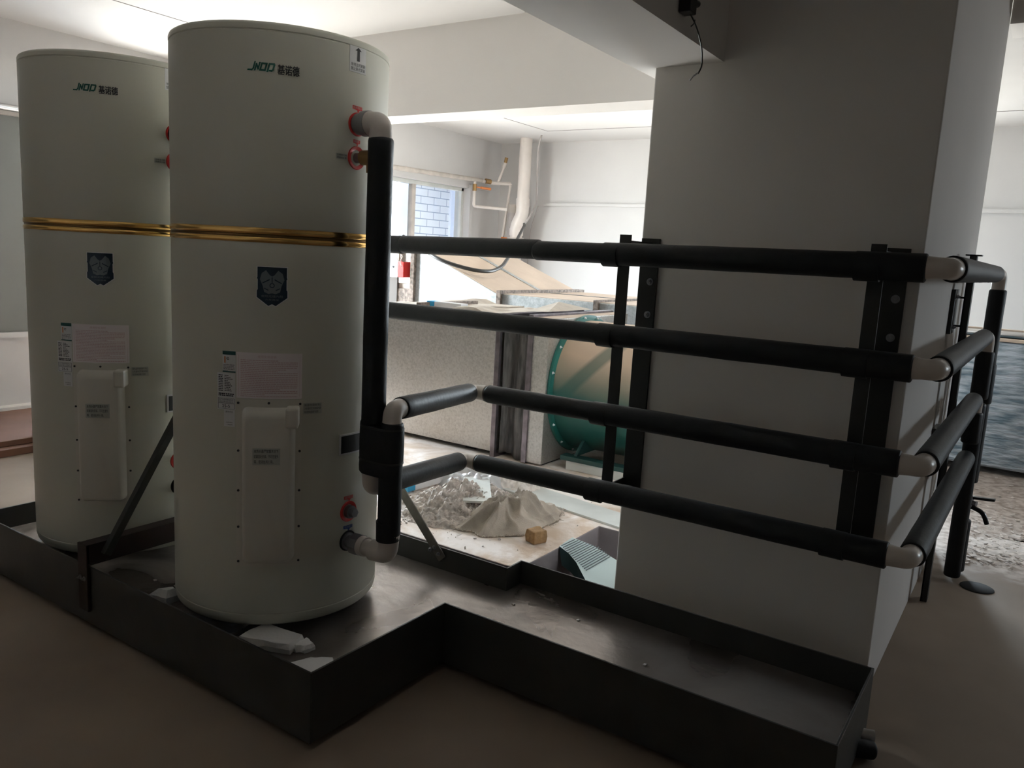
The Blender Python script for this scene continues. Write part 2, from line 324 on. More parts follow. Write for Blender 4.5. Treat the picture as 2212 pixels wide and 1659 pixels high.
def grid(f, nu, nv):
    V = [f(i/nu, j/nv) for j in range(nv+1) for i in range(nu+1)]
    return V, [(j*(nu+1)+i, j*(nu+1)+i+1, (j+1)*(nu+1)+i+1, (j+1)*(nu+1)+i) for j in range(nv) for i in range(nu)]
def closed_heap(f, nu, nv, z0):
    """height field closed with a skirt and a bottom at z0"""
    V, F = grid(f, nu, nv); n = len(V); W = [(x, y, z0) for x, y, z in V]
    b = [i for i in range(nu+1)]+[(j)*(nu+1)+nu for j in range(1, nv+1)]+[nv*(nu+1)+i for i in range(nu-1, -1, -1)]+[j*(nu+1) for j in range(nv-1, 0, -1)]
    F2 = [(b[i], b[i]+n, b[(i+1) % len(b)]+n, b[(i+1) % len(b)]) for i in range(len(b))]; F3 = [tuple(n+i for i in b)]
    return V+W, F+F2+F3

# ================================================================== THE ROOM
struct('floor', box(XL-.3, XR+.3, YN-.3, YB+.3, -.2, 0), M['floor'], 'dark brown dusty concrete floor of the plant room', 'floor')
struct('ceiling', box(XL-.3, XR+.3, YN-.3, YB+.3, ZC, ZC+.2), M['ceil'], 'white plastered ceiling', 'ceiling')
# border joint in the ceiling plaster, parallel to the window wall and the back wall
struct('trim_1', J(box(-5.63, -5.62, YN, 9.0, ZC-.002, ZC+.001), box(-5.63, XR, 9.0, 9.015, ZC-.002, ZC+.001)), M['joint'], 'thin dark joint line running round the ceiling plaster', 'ceiling joint')
LW = (7.4, 9.15, .68, 2.42)
LD = (4.0, 6.9, .25, 2.60)  # unseen opening, added to bring daylight onto plinth and ceiling
BW = (-3.0, -1.3, .70, 2.30)  # unseen opening, added for more daylight from behind the pillar
struct('wall_left', wall_with_holes('x', XL, -.24, YN, YB, 0, ZC, [LD, LW]), M['wall'], 'white plastered window wall on the left', 'wall')
struct('wall_back', wall_with_holes('y', YB, .24, XL-.24, XR+.24, 0, ZC, [BW]), M['wall'], 'white plastered wall at the back of the room', 'wall')
RW = (8.4, 9.4, 1.45, 2.45)
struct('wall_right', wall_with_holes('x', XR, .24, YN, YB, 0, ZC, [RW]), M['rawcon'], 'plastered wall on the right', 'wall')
struct('wall_front', box(XL-.24, XR+.24, YN-.24, YN, 0, ZC), M['wall2'], 'plastered wall behind the viewer', 'wall')
# recess of the back wall under its ledge, same on the left wall
struct('trim_2', J(box(-6.15, -3.05, 9.86, 9.9, 2.245, 2.285), box(-1.25, XR, 9.86, 9.9, 2.245, 2.285)), M['wall'], 'narrow plaster ledge across the back wall', 'ledge')
struct('trim_3', J(box(XL, XL+.05, YN, 3.98, .66, .70)), M['wall'], 'plaster ledge low on the left wall', 'ledge')
struct('trim_4', J(box(XL, XL+.06, YN, 3.98, 2.395, 2.43)), M['trim'], 'dusty ledge high on the left wall', 'ledge')
struct('baseboard_left', J(box(XL, XL+.10, YN, 9.9, 0, .10)), M['wall2'], 'low plaster kerb along the foot of the left wall', 'skirting')
# window frame and panes in the left wall
def win(name, y0, y1, z0, z1, xf, ys, lab):
    o = thing(name, lab, 'window', (xf, (y0+y1)/2, z0)); o['kind'] = 'structure'
    g = [box(xf-.03, xf+.03, y0, y1, z0, z0+.05), box(xf-.03, xf+.03, y0, y1, z1-.05, z1), box(xf-.03, xf+.03, y0, y0+.05, z0, z1), box(xf-.03, xf+.03, y1-.05, y1, z0, z1)]
    link('window_frame', J(*g), M['board'], o, bevel=.004)
    link('mullion', J(*[box(xf-.035, xf+.035, y-.035, y+.035, z0+.05, z1-.05) for y in ys]), M['trim'], o, bevel=.003)
    e = [y0+.05]+list(ys)+[y1-.05]
    for a, b in zip(e[:-1], e[1:]): link('pane', box(xf-.003, xf+.003, a+.02, b-.02, z0+.05, z1-.05), M['glass'], o)
win('added_window_left', *LD, XL-.12, (4.95, 5.95), 'tall wide window added for light in the left wall, unseen behind the heaters')
win('window_1', *LW, XL-.12, (8.09,), 'window with a dusty mullion looking onto white brick outside')
win('window_2', *RW, XR+.12, (8.9,), 'small window in the right wall')
w4 = thing('added_window_back', 'wide window added for light in the back wall, unseen behind the pillar', 'window', (-2.6, YB+.12, .7)); w4['kind'] = 'structure'
link('window_frame', J(box(-3.0, -1.3, YB+.09, YB+.15, .70, .75), box(-3.0, -1.3, YB+.09, YB+.15, 2.25, 2.30), box(-3.0, -2.95, YB+.09, YB+.15, .75, 2.25), box(-1.35, -1.3, YB+.09, YB+.15, .75, 2.25)), M['board'], w4)
link('mullion', box(-2.18, -2.12, YB+.09, YB+.15, .75, 2.25), M['trim'], w4)
for a, b in ((-2.95, -2.18), (-2.12, -1.35)): link('pane', box(a, b, YB+.117, YB+.123, .75, 2.25), M['glass'], w4)
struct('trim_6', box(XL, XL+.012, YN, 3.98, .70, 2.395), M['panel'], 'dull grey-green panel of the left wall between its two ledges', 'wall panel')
struct('trim_5', J(box(XL, XL+.03, 9.15, 9.23, .68, 2.42), box(XL, XL+.03, 9.15, 9.6, 2.42, 2.47)), M['wall'], 'white reveal trim beside the window', 'trim')
# beams
struct('ceiling_beam', box(-1.487, -1.132, YN, 4.64, 2.30, ZC), M['wall2'], 'deep plaster beam running from the pillar top towards the viewer', 'beam')
struct('ceiling_beam', box(XL, -.40, 4.64, 4.93, 2.515, ZC), M['wall2'], 'plaster beam crossing the room behind the water heaters', 'beam')
struct('ceiling_beam', box(-.37, XR, 5.1, 5.4, 2.88, ZC), M['wall2'], 'shallow plaster beam right of the pillar', 'beam')
# the pillar / shaft
pg = box(-1.41, -.372, 3.03, 5.1, 0, ZC)
struct('wall_pillar', pg, M['wall2'], 'broad grey-white plastered pillar carrying the pipe brackets', 'pillar', bevel=.006)

# concrete plinth, L shaped round a pit
sl = [(-5.9, 2.79), (-1.757, 2.79), (-1.757, 3.54), (-1.42, 3.54), (-1.42, 6.4), (-5.9, 6.4)]
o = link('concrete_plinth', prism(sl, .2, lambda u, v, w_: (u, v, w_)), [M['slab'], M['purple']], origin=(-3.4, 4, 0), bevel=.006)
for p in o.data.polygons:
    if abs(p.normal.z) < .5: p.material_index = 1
tag(o, 'low dusty tan concrete plinth behind the steel tray, with rubble on it', 'plinth', kind='structure')

# ================================================================== WATER HEATER
RT = .379
def cylf(off=0.): return lambda a, z: ((RT+off)*math.cos(R(a)), (RT+off)*math.sin(R(a)), z)
def patch(a0, a1, z0, z1, off, th=.0006, poly=None):
    """curved sticker on the tank between angles a0..a1 (deg) and heights z0..z1"""
    n = max(2, int(abs(a1-a0)/2)+1); V, F = [], []
    for i in range(n+1):
        a = a0+(a1-a0)*i/n
        for z, r_ in ((z0, off+th), (z1, off+th), (z1, off-.002), (z0, off-.002)): V.append(cylf(r_)(a, z))
    for i in range(n):
        b = i*4
        for k in range(4): F.append((b+k, b+(k+1) % 4, b+4+(k+1) % 4, b+4+k))
    F += [(0, 1, 2, 3), (n*4+3, n*4+2, n*4+1, n*4)]
    return V, F
def shape_patch(poly, a0, a1, z0, z1, off):
    """flat-outline sticker: polygon in 0..1 coordinates cut into vertical strips and wrapped"""
    bm = bmesh.new(); vs = [bm.verts.new((x, y, 0)) for x, y in poly]; bm.faces.new(vs)
    for i in range(1, 8): bmesh.ops.bisect_plane(bm, geom=bm.verts[:]+bm.edges[:]+bm.faces[:], plane_co=(i/8, 0, 0), plane_no=(1, 0, 0))
    bmesh.ops.triangulate(bm, faces=bm.faces[:]); bm.verts.index_update()
    V = [cylf(off)(a0+(a1-a0)*v.co.x, z0+(z1-z0)*v.co.y) for v in bm.verts]; F = [tuple(v.index for v in f.verts) for f in bm.faces]; bm.free(); return V, F
def tx(s, a0, a1, z0, z1, off=.0014, **k): return place(text2d(s, **k), cylf(off), a0, a1, z0, z1)
def rows(a0, a1, zt, n, pitch, h, off=.0013, ragged=.4, seed=1):
    rd = random.Random(seed); gs = []
    for i in range(n):
        e = a1 if rd.random() > ragged else a0+(a1-a0)*rd.uniform(.35, .95); z = zt-i*pitch; a = a0
        while a < e-.2:                          # broken dashes read as lines of small print
            b = min(e, a+rd.uniform(.5, 1.6)); gs.append(shape_patch([(0, 0), (1, 0), (1, 1), (0, 1)], a, b, z-h, z, off) if False else ([cylf(off)(a, z-h), cylf(off)(b, z-h), cylf(off)(b, z), cylf(off)(a, z)], [(0, 1, 2, 3)])); a = b+rd.uniform(.12, .3)
    return J(*gs)
def stroke(pts, t, closed=False, asp=2.85):                # thick polyline as quads, 2D
    gs = []
    P = [Vector((p[0], p[1]/asp)) for p in pts]
    if closed: P.append(P[0])
    for a, b in zip(P[:-1], P[1:]):
        d = (b-a).normalized()*t/2; n_ = Vector((-d.y, d.x)); a2, b2 = a-d, b+d
        gs.append(([tuple(a2-n_), tuple(b2-n_), tuple(b2+n_), tuple(a2+n_)], [(0, 1, 2, 3)]))
    V, F = J(*[([(x, y, 0) for x, y in v], f) for v, f in gs]); return [(v[0], v[1]*asp) for v in V], F

def water_heater(loc, label):
    t = thing('water_heater', label, 'water heater', loc, 'cream water heaters in the steel tray'); t['_o'] = [0, 0, 0]
    r = RT
    prof = [(0, .001), (r-.03, .001), (r-.012, .005), (r-.004, .014), (r, .03), (r, .045), (r-.002, .047), (r-.002, .049), (r, .051)]+[(r, .051+i*.1) for i in range(1, 13)]+[(r, 1.338), (r-.001, 1.340)]
    link('tank_body', lathe(prof), M['enamel'], t, smooth='auto')
    link('upper_shell', lathe([(r-.001, 1.388), (r, 1.390)]+[(r, 1.39+i*.1) for i in range(1, 6)]+[(r, 1.994), (r-.0025, 1.996)]), M['enamel'], t, smooth='auto')
    link('top_cover', lathe([(r-.0025, 1.996), (r-.0025, 1.999), (r+.0005, 2.001), (r+.0005, 2.014), (r-.002, 2.020), (r-.008, 2.024), (r-.05, 2.030), (.15, 2.045), (0.001, 2.048)]), M['enamel'], t, smooth='auto')
    link('gold_band', lathe([(r-.001, 1.340), (r+.001, 1.341), (r+.003, 1.346), (r+.003, 1.352), (r+.001, 1.357)]), M['gold'], t, smooth='auto')
    link('gold_band', lathe([(r+.001, 1.357), (r-.002, 1.360), (r-.002, 1.365), (r+.001, 1.368)]), M['dkgold'], t, smooth='auto')
    link('gold_band', lathe([(r+.001, 1.368), (r+.003, 1.372), (r+.003, 1.380), (r+.001, 1.387), (r-.001, 1.388)]), M['gold'], t, smooth='auto')
    for k in range(3):
        a = R(30+120*k); link('foot', lathe([(.001, -.04), (.03, -.04), (.03, 0.002), (.001, .002)], (.27*math.cos(a), .27*math.sin(a), 0), 20), M['black'], t, smooth='auto')
    # cover panel in the lower front
    pn = link('cover_panel', patch(-61.6, -29.1, .228, .820, .002, .002), M['plastic'], t)
    ca, sa = math.cos(R(-45.4)), math.sin(R(-45.4))
    def pf(u, z, d): return (ca*d - sa*u, sa*d + ca*u, z)      # local frame: u to the right, d outwards
    def ring(hu, z0, z1, d, rc=.012):
        P = []
        for cx, cz, a0 in ((hu-rc, z1-rc, 0), (-hu+rc, z1-rc, 90), (-hu+rc, z0+rc, 180), (hu-rc, z0+rc, 270)):
            for k in range(5): a = R(a0+22.5*k); P.append((cx+rc*math.cos(a), cz+rc*math.sin(a)))
        return [pf(u, z, d if d else math.sqrt((RT-.004)**2-u*u)) for u, z in P]
    rings = [ring(.088, .248, .795, 0, .02), ring(.084, .250, .790, RT+.022, .022), ring(.080, .254, .782, RT+.036, .022), ring(.074, .262, .770, RT+.043, .02), ring(.07, .268, .762, RT+.045, .02)]
    V = [p for q in rings for p in q]; F = [(i*20+k, i*20+(k+1) % 20, (i+1)*20+(k+1) % 20, (i+1)*20+k) for i in range(4) for k in range(20)]+[tuple(80+k for k in range(20))]
    link('raised_box', (V, F), M['plastic'], pn, smooth='auto')
    def pbox(u0, u1, z0, z1, d0, d1):
        V = [pf(u, z, d) for d in (d0, d1) for u, z in ((u0, z0), (u1, z0), (u1, z1), (u0, z1))]; return V, [(0,3,2,1),(4,5,6,7),(0,1,5,4),(1,2,6,5),(2,3,7,6),(3,0,4,7)]
    link('cable_entry', pbox(.058, .100, .730, .800, RT-.03, RT+.052), M['plastic'], pn, bevel=.008)
    for a, zs in ((-60.6, (.245, .37, .50, .64, .805)), (-30.1, (.245, .37, .50, .64, .805)), (-45.4, (.808,))):
        for z in zs:
            c, s = math.cos(R(a)), math.sin(R(a)); p = Vector(((RT+.003)*c, (RT+.003)*s, z)); link('screw', tube([p, p+Vector((c, s, 0))*.003], .0042, 12), M['ink'], pn)
    ws = link('warning_sticker', J(([pf(-.048, .604, RT+.0455), pf(.042, .604, RT+.0455), pf(.042, .662, RT+.0455), pf(-.048, .662, RT+.0455)], [(0, 1, 2, 3)])), M['dimw'], pn); ws['label'] = 'translucent sticker with three lines of dark print'
    g = []
    for i, s in enumerate(('本热水器严禁露天日下', '或潮湿处安装，不可在室外', '等、密闭处所使用。')):
        V, F = text2d(s, bold=.006); e = (.036, .036, .02)[i]; g.append(([pf(-.043+a*(e+.043), .646-i*.0185+b*.012, RT+.0462) for a, b in V], F))
    link('sticker_print', J(*g), M['ink'], ws)
    # stickers
    def sticker(name, a0, a1, z0, z1, m, prints, lab, off=.0004):
        o = link(name, patch(a0, a1, z0, z1, off), m, t); o['label'] = lab
        for g, mm in prints: link('print', g, mm, o)
        return o
    # instruction poster
    pr = [(J(rows(-59.6, -31.5, .953, 21, .0061, .0028, ragged=.25, seed=3), tx('使用安装说明', -51, -42, .960, .969), *[([cylf(.0013)(a, .828), cylf(.0013)(a+.12, .828), cylf(.0013)(a+.12, .968), cylf(.0013)(a, .968)], [(0, 1, 2, 3)]) for a in (-60.6, -30.4)]), M['pinktxt'])]
    sticker('instruction_poster', -61.8, -29.2, .822, .977, M['pink'], pr, 'pinkish instruction poster full of small print')
    sticker('energy_label', -69.3, -62.1, .905, .978, M['white'], [
        ((patch(-69.2, -62.2, .965, .9775, .0012, .0002)), M['teal']), ((patch(-69.2, -62.2, .9055, .910, .0012, .0002)), M['teal']),
        (J(patch(-68.3, -67.6, .937, .959, .0012, .0002)), M['orange']), (tx('e', -67, -65.6, .948, .957), M['ink']), (rows(-68.8, -62.8, .932, 5, .0048, .0016, seed=5), M['ink'])], 'energy label with teal header')
    sticker('rating_plate', -72.3, -62.4, .820, .903, M['white'], [(rows(-71.6, -69.0, .896, 10, .0058, .0028, ragged=.1, seed=6), M['ink']), (rows(-68.2, -63.2, .896, 10, .0058, .0024, ragged=.8, seed=7), M['ink']), (rows(-71.6, -63, .834, 2, .0058, .0042, ragged=0, seed=8), M['ink'])], 'white rating plate with columns of small print')
    fr = []
    for z0, z1 in ((.7805, .7990), (.8000, .8165)):
        fr += [patch(-71.9, -62.8, z0, z0+.0007, .0012, .0002), patch(-71.9, -62.8, z1-.0007, z1, .0012, .0002), patch(-71.9, -71.75, z0, z1, .0012, .0002), patch(-62.95, -62.8, z0, z1, .0012, .0002)]
    sticker('serial_sticker', -72.3, -62.4, .778, .819, M['white'], [(J(*fr, tx('25-5', -69.5, -65.3, .785, .795, bold=.006), tx('本产品保修期自购买', -71.3, -63.4, .8085, .815), tx('日起计算详见说明书', -71.3, -63.4, .8015, .8075)), M['ink'])], 'white sticker reading 25-5')
    sticker('service_sticker', -68.6, -62.7, .720, .777, M['white'], [(J(tx('服务热线', -67.6, -63.6, .768, .774), tx('扫码报修', -67.4, -63.8, .732, .7365), tx('一键服务', -67.4, -63.8, .7245, .729)), M['ink'])], 'small white service sticker')
    sticker('clear_label', -28.4, -18.6, .768, .806, M['dimw'], [(J(tx('接线盒内有强电非专业', -27.8, -19.2, .795, .8035), tx('人员请勿打开维修时请', -27.8, -19.2, .783, .7915), tx('先切断电源再行检修', -27.8, -20.4, .771, .7795)), M['ink'])], 'clear label with three lines of print')
    # navy shield emblem
    sh = [(.02, 1), (.98, 1), (.98, .74), (1, .71), (.97, .68), (.97, .42), (1, .39), (1, .22), (.62, .0), (.5, .045), (.38, 0), (0, .22), (0, .39), (.03, .42), (.03, .68), (0, .71), (.02, .74)]
    so = link('shield_sticker', shape_patch([(a*1.06-.03, b*1.04-.02) for a, b in sh], -51.6, -36.9, 1.135, 1.262, .0006), M['white'], t); so['label'] = 'navy shield-shaped sticker with silver breastplate drawing'
    link('shield_field', shape_patch(sh, -51.6, -36.9, 1.135, 1.262, .0010), M['navy'], so)
    A = lambda q: shape_patch(q, -51.6, -36.9, 1.135, 1.262, .0014)
    link('breastplate_drawing', A([(.30, .92), (.42, .80), (.50, .76), (.58, .80), (.70, .92), (.84, .84), (.90, .68), (.84, .58), (.80, .50), (.76, .36), (.62, .31), (.50, .33), (.38, .31), (.24, .36), (.20, .50), (.16, .58), (.10, .68), (.16, .84)]), M['silver'], so)
    A2 = lambda q: shape_patch(q, -51.6, -36.9, 1.135, 1.262, .0018)
    link('drawing_line', A2([(.485, .74), (.515, .74), (.515, .60), (.485, .60)]), M['navy'], so)
    for sx in (-1, 1): link('drawing_line', A2([(.5+sx*.08, .70), (.5+sx*.32, .60), (.5+sx*.31, .575), (.5+sx*.08, .665)][::sx]), M['navy'], so); link('drawing_line', A2([(.5+sx*.12, .42), (.5+sx*.27, .47), (.5+sx*.26, .445), (.5+sx*.12, .39)][::sx]), M['navy'], so)
    link('drawing_ring', A2([(.5+.085*math.cos(R(a)), .53+.065*math.sin(R(a))) for a in range(0, 360, 30)]), M['navy'], so); link('drawing_dot', shape_patch([(.5+.055*math.cos(R(a)), .53+.042*math.sin(R(a))) for a in range(0, 360, 30)], -51.6, -36.9, 1.135, 1.262, .0022), M['silver'], so)
    link('shield_print', J(tx('金刚无缝内胆', -49.5, -39, 1.163, 1.171, .0016), tx('六年质保', -47.5, -41, 1.152, 1.158, .0016)), M['silver'], so)
    # brand lettering
    def gl(polys, a0, a1, z0, z1):
        V, F = J(*[([(x, y, 0) for x, y in v], f) for v, f in polys]); return [cylf(.0012)(a0+(x+.10*(y-.5))*(a1-a0), z0+y*(z1-z0)) for x, y, _ in V], F
    bo = link('brand_lettering', gl([stroke([(-.10, .10), (.05, .10), (.09, .28), (.09, .97)], .062), stroke([(.17, .10), (.17, .78), (.29, .24), (.29, .92)], .062),
        stroke([(.38, .13), (.38, .88), (.57, .88), (.57, .13)], .07, True), stroke([(.68, .05), (.68, .88), (.85, .88), (.88, .78), (.88, .26), (.84, .13), (.76, .13)], .07)], -54.4, -42.8, 1.873, 1.900), M['green_ink'], t); bo['label'] = 'dark green JNOD lettering'
    bo2 = link('brand_lettering', J(*[tx('基诺德', -42.4+dx, -32.4+dx, 1.867+dz, 1.897+dz, off=.0013+k*.0001) for k, (dx, dz) in enumerate(((0, 0), (.16, 0), (0, .0009), (.16, .0009)))]), M['ink'], t); bo2['label'] = 'black Chinese lettering reading 基诺德'
    # this-way-up sticker
    ar = shape_patch([(.42, .43), (.58, .43), (.58, .82), (.70, .82), (.5, .95), (.30, .82), (.42, .82)], -6.0, 5.2, 1.917, 2.001, .0014)
    sticker('arrow_sticker', -6.0, 5.2, 1.917, 1.999, M['white'], [(J(ar, tx('坐地立式安装', -5.2, 4.4, 1.936, 1.947, bold=.006), tx('禁止卧式安装', -5.2, 4.4, 1.922, 1.933, bold=.006)), M['ink'])], 'white sticker with upward arrow and two lines of Chinese')
    # display window
    dp = link('display', patch(-7.9, 8.2, .606, .682, .004, .002), M['paper'], t, bevel=.001); dp['label'] = 'black display in a chrome frame'  # bright chrome reflection put into a plain white frame colour
    link('display_screen', patch(-6.9, 7.2, .6125, .6755, .0062, .0004), M['black'], dp)
    # ports: coloured ring, metal nipple, coloured tag
    for z, mm, kind in ((1.751, 'red', 'big'), (1.641, 'red', 'probe'), (.388, 'red', 'plug'), (.276, 'blue', 'pipe')):
        o = link('port_ring', lathe([(.018, RT-.006), (.030, RT+.003), (.038, RT+.003), (.040, RT-.004), (.040, RT-.012)], (0, 0, z), 40, 'x'), M[mm] if mm == 'red' else M['black'], t, smooth='auto'); o['label'] = ('red' if mm == 'red' else 'dark blue')+' ring round a pipe port'
        lab_ = {'big': '热水出口', 'probe': '排污', 'plug': '排污口', 'pipe': '冷水进口'}[kind]; wv = 3.6 if kind != 'probe' else 2.6
        o2 = link('port_tag', shape_patch([(0, .55), (0, 1), (1, .95), (1, .5), (.72, .45), (.55, 0), (.45, .45)], -wv, wv-.4, z+.035, z+.06, .001), M[mm], t); o2['label'] = ('red' if mm == 'red' else 'blue')+' pointing tag above a port'
        link('tag_print', tx(lab_, -wv+.5, wv-1, z+.05, z+.058, .0016), M['dimw'], o2)
        if kind == 'plug': link('hex_plug', J(tube([(RT, 0, z), (RT+.016, 0, z)], .024, 24), tube([(RT+.016, 0, z), (RT+.034, 0, z)], .017, 6)), M['greymet'], t)
        if kind == 'probe':
            link('valve_nipple', J(tube([(RT, 0, z), (RT+.05, 0, z)], .017, 20)), M['greymet'], t)
            link('valve_body', J(tube([(RT+.03, 0, z), (RT+.085, 0, z)], .025, 20), tube([(RT+.06, 0, z), (RT+.06, 0, z-.05)], .010, 14)), M['brass'], t, smooth='auto')
    ht = link('handling_sticker', patch(-13, -6.3, 1.630, 1.648, .0004), M['dimw'], t); link('sticker_print', J(tx('注意排污阀', -12.6, -6.8, 1.640, 1.6465, bold=.006), tx('须接排水管', -12.6, -6.8, 1.6315, 1.638, bold=.006)), M['ink'], ht)
    return t
h1 = water_heater((-2.401, 2.023, .20), 'front cream water heater, nearest the corner of the steel tray')
h2 = copy_tree(h1); h2.location = (-3.412, 2.009, .20); h2['label'] = 'rear cream water heater, half hidden at the left behind the other'

# ================================================================== STEEL TRAY
T0, T1 = .0, .26; XA, XB, XC = -3.88, -1.708, -.322; YA, YB1, YC1, YD = 1.567, 2.215, 2.645, 2.752; tw = .008
tr = thing('steel_drip_tray', 'long dark steel drip tray with an L-shaped step, under the water heaters', 'tray', (-2.2, 2.1, 0))
def side(name, a, b, z0=.03):
    (x0, y0), (x1, y1) = a, b; link(name, box(min(x0, x1)-tw/2, max(x0, x1)+tw/2, min(y0, y1)-tw/2, max(y0, y1)+tw/2, z0, T1), M['darkst'], tr, bevel=.0015)
for a, b in (((XA, YA), (XB, YA)), ((XB, YA+tw), (XB, YB1)), ((XB+tw, YB1), (XC, YB1)), ((XC, YB1+tw), (XC, YD)), ((XC-tw, YD), (XB-.012, YD)), ((XB-.012, YD-tw), (XB-.012, YC1)), ((XB-.012-tw, YC1), (XA, YC1)), ((XA, YC1-tw), (XA, YA+tw))): side('side_plate', a, b, .025)
bed = [(XA+.004, YA+.004), (XB-.004, YA+.004), (XB-.004, YB1+.004), (XC-.004, YB1+.004), (XC-.004, YD-.004), (XB-.008, YD-.004), (XB-.008, YC1-.004), (XA+.004, YC1-.004)]
link('bottom_sheet', prism(bed, .006, lambda u, v, w_: (u, v, .154+w_)), M['traybed'], tr)
for x in (-3.75, -3.2, -2.72, -2.06, -1.80): link('foot', box(x-.03, x+.03, YA+.02, YA+.08, 0, .154), M['darkst'], tr)
for x, y in ((-.42, 2.30), (-.42, 2.66), (-1.2, 2.3), (-1.2, 2.66), (-3.75, 2.55), (-2.9, 2.55), (-2.0, 2.55)): link('foot', box(x-.03, x+.03, y-.03, y+.03, 0, .154), M['darkst'], tr)

# drain stub that sticks out under the tray end
st = thing('drain_stub', 'short white pipe end poking out under the right end of the tray', 'pipe', (-.31, 2.70, .06))
link('pipe_end', tube([(-.40, 2.66, .055), (-.285, 2.70, .055)], .019, 24), M['ppr'], st, smooth='auto'); link('insulation_sleeve', tube([(-.36, 2.60, .042), (-.275, 2.655, .032)], .030, 24, dome=.01), M['foam'], st, smooth='auto')

# steel frame between the two heaters
fx = -2.975
fr = thing('steel_support_frame', 'brown steel channel across the tray between the two water heaters', 'support frame', (fx, 2.1, .26))
link('channel', J(box(fx-.025, fx+.035, 1.55, 2.66, .268, .276), box(fx+.028, fx+.035, 1.55, 2.66, .276, .352), box(fx-.025, fx+.035, 1.55, 2.66, .345, .352)), M['brownst'], fr, bevel=.002)
link('end_plate', box(fx-.03, fx+.035, 1.548, 1.560, .08, .352), M['brownst'], fr, bevel=.002)
for dx in (-.012, .018): link('bolt', bolt((fx+dx, 1.548, .215), (0, -1, 0), .006, .006), M['greymet'], fr)
link('brace', J(bar((fx+.042, 1.62, .30), (fx+.042, 2.58, 1.82), .004, .045, (0, -.84, .53)), bar((fx+.055, 1.62-.018, .30+.011), (fx+.055, 2.58-.018, 1.82+.011), .026, .004, (0, -.84, .53))), M['darkst'], fr, bevel=.001)
b2 = thing('diagonal_brace', 'brownish grey flat brace bolted to the back rim of the tray', 'brace', (-2.08, 2.63, .25))
link('flat_bar', bar((-2.05, 2.628, .215), (-2.85, 2.628, 1.04), .005, .045, (.7, 0, .7)), M['flatst'], b2, bevel=.001)  # brownish grey bar, lighter than the other brace
for dx, dz in ((-.03, .03), (-.005, .0), (-.052, .012)): link('bolt', bolt((-2.065+dx, 2.625, .235+dz*.8), (0, -1, 0), .006, .006), M['greymet'], b2)

# ================================================================== PIPES
YP = 2.75; RS = .0385
def elbow(a, c, b, r, parent, la=.07, lb=.07, col=.004):
    a, b, c = Vector(a), Vector(b), Vector(c); pa = c+(a-c).normalized()*la; pb = c+(b-c).normalized()*lb
    pts = fillet([pa, c, pb], min(la, lb)*.92, 10); n = len(pts); rr = [r+col if (p-pa).length < .018 or (p-pb).length < .018 else r for p in pts]
    return link('elbow', tube(pts, r, 24, rr=rr), M['ppr'], parent, smooth='auto')
def sleeve(p, q, r, parent, dome=.012, n=None):
    L = (Vector(q)-Vector(p)).length; pts = line(p, q, n or max(3, int(L/.06)))
    return link('insulation_sleeve', tube(pts, r, 26, wob=.03, dome=dome), M['foam'], parent, smooth='auto')
def core(pts, parent, r=.02): return link('pipe_core', tube(fillet(pts, .03, 5), r, 16), M['ppr'], parent, smooth=True)
def lerpx(x, xa, za, xb, zb): return za+(zb-za)*(x-xa)/(xb-xa)
PX1, PX2 = -1.372, -.470                                   # bracket positions
EXR = -.262; SX = -.245
def zr(i, x): return lerpx(x, -2.2, (1.565, 1.262, .952, .640)[i], -.3, (1.577, 1.267, .960, .655)[i])
names = ('topmost of the four black insulated pipes, running from behind the heaters to the pillar', 'second black insulated pipe from the top, level with the ducts behind',
         'third black insulated pipe, leaving the cold riser by a white elbow', 'lowest black insulated pipe, joined to the hot riser of the front heater')
farY = (4.72, 4.60, 4.52, 4.60)
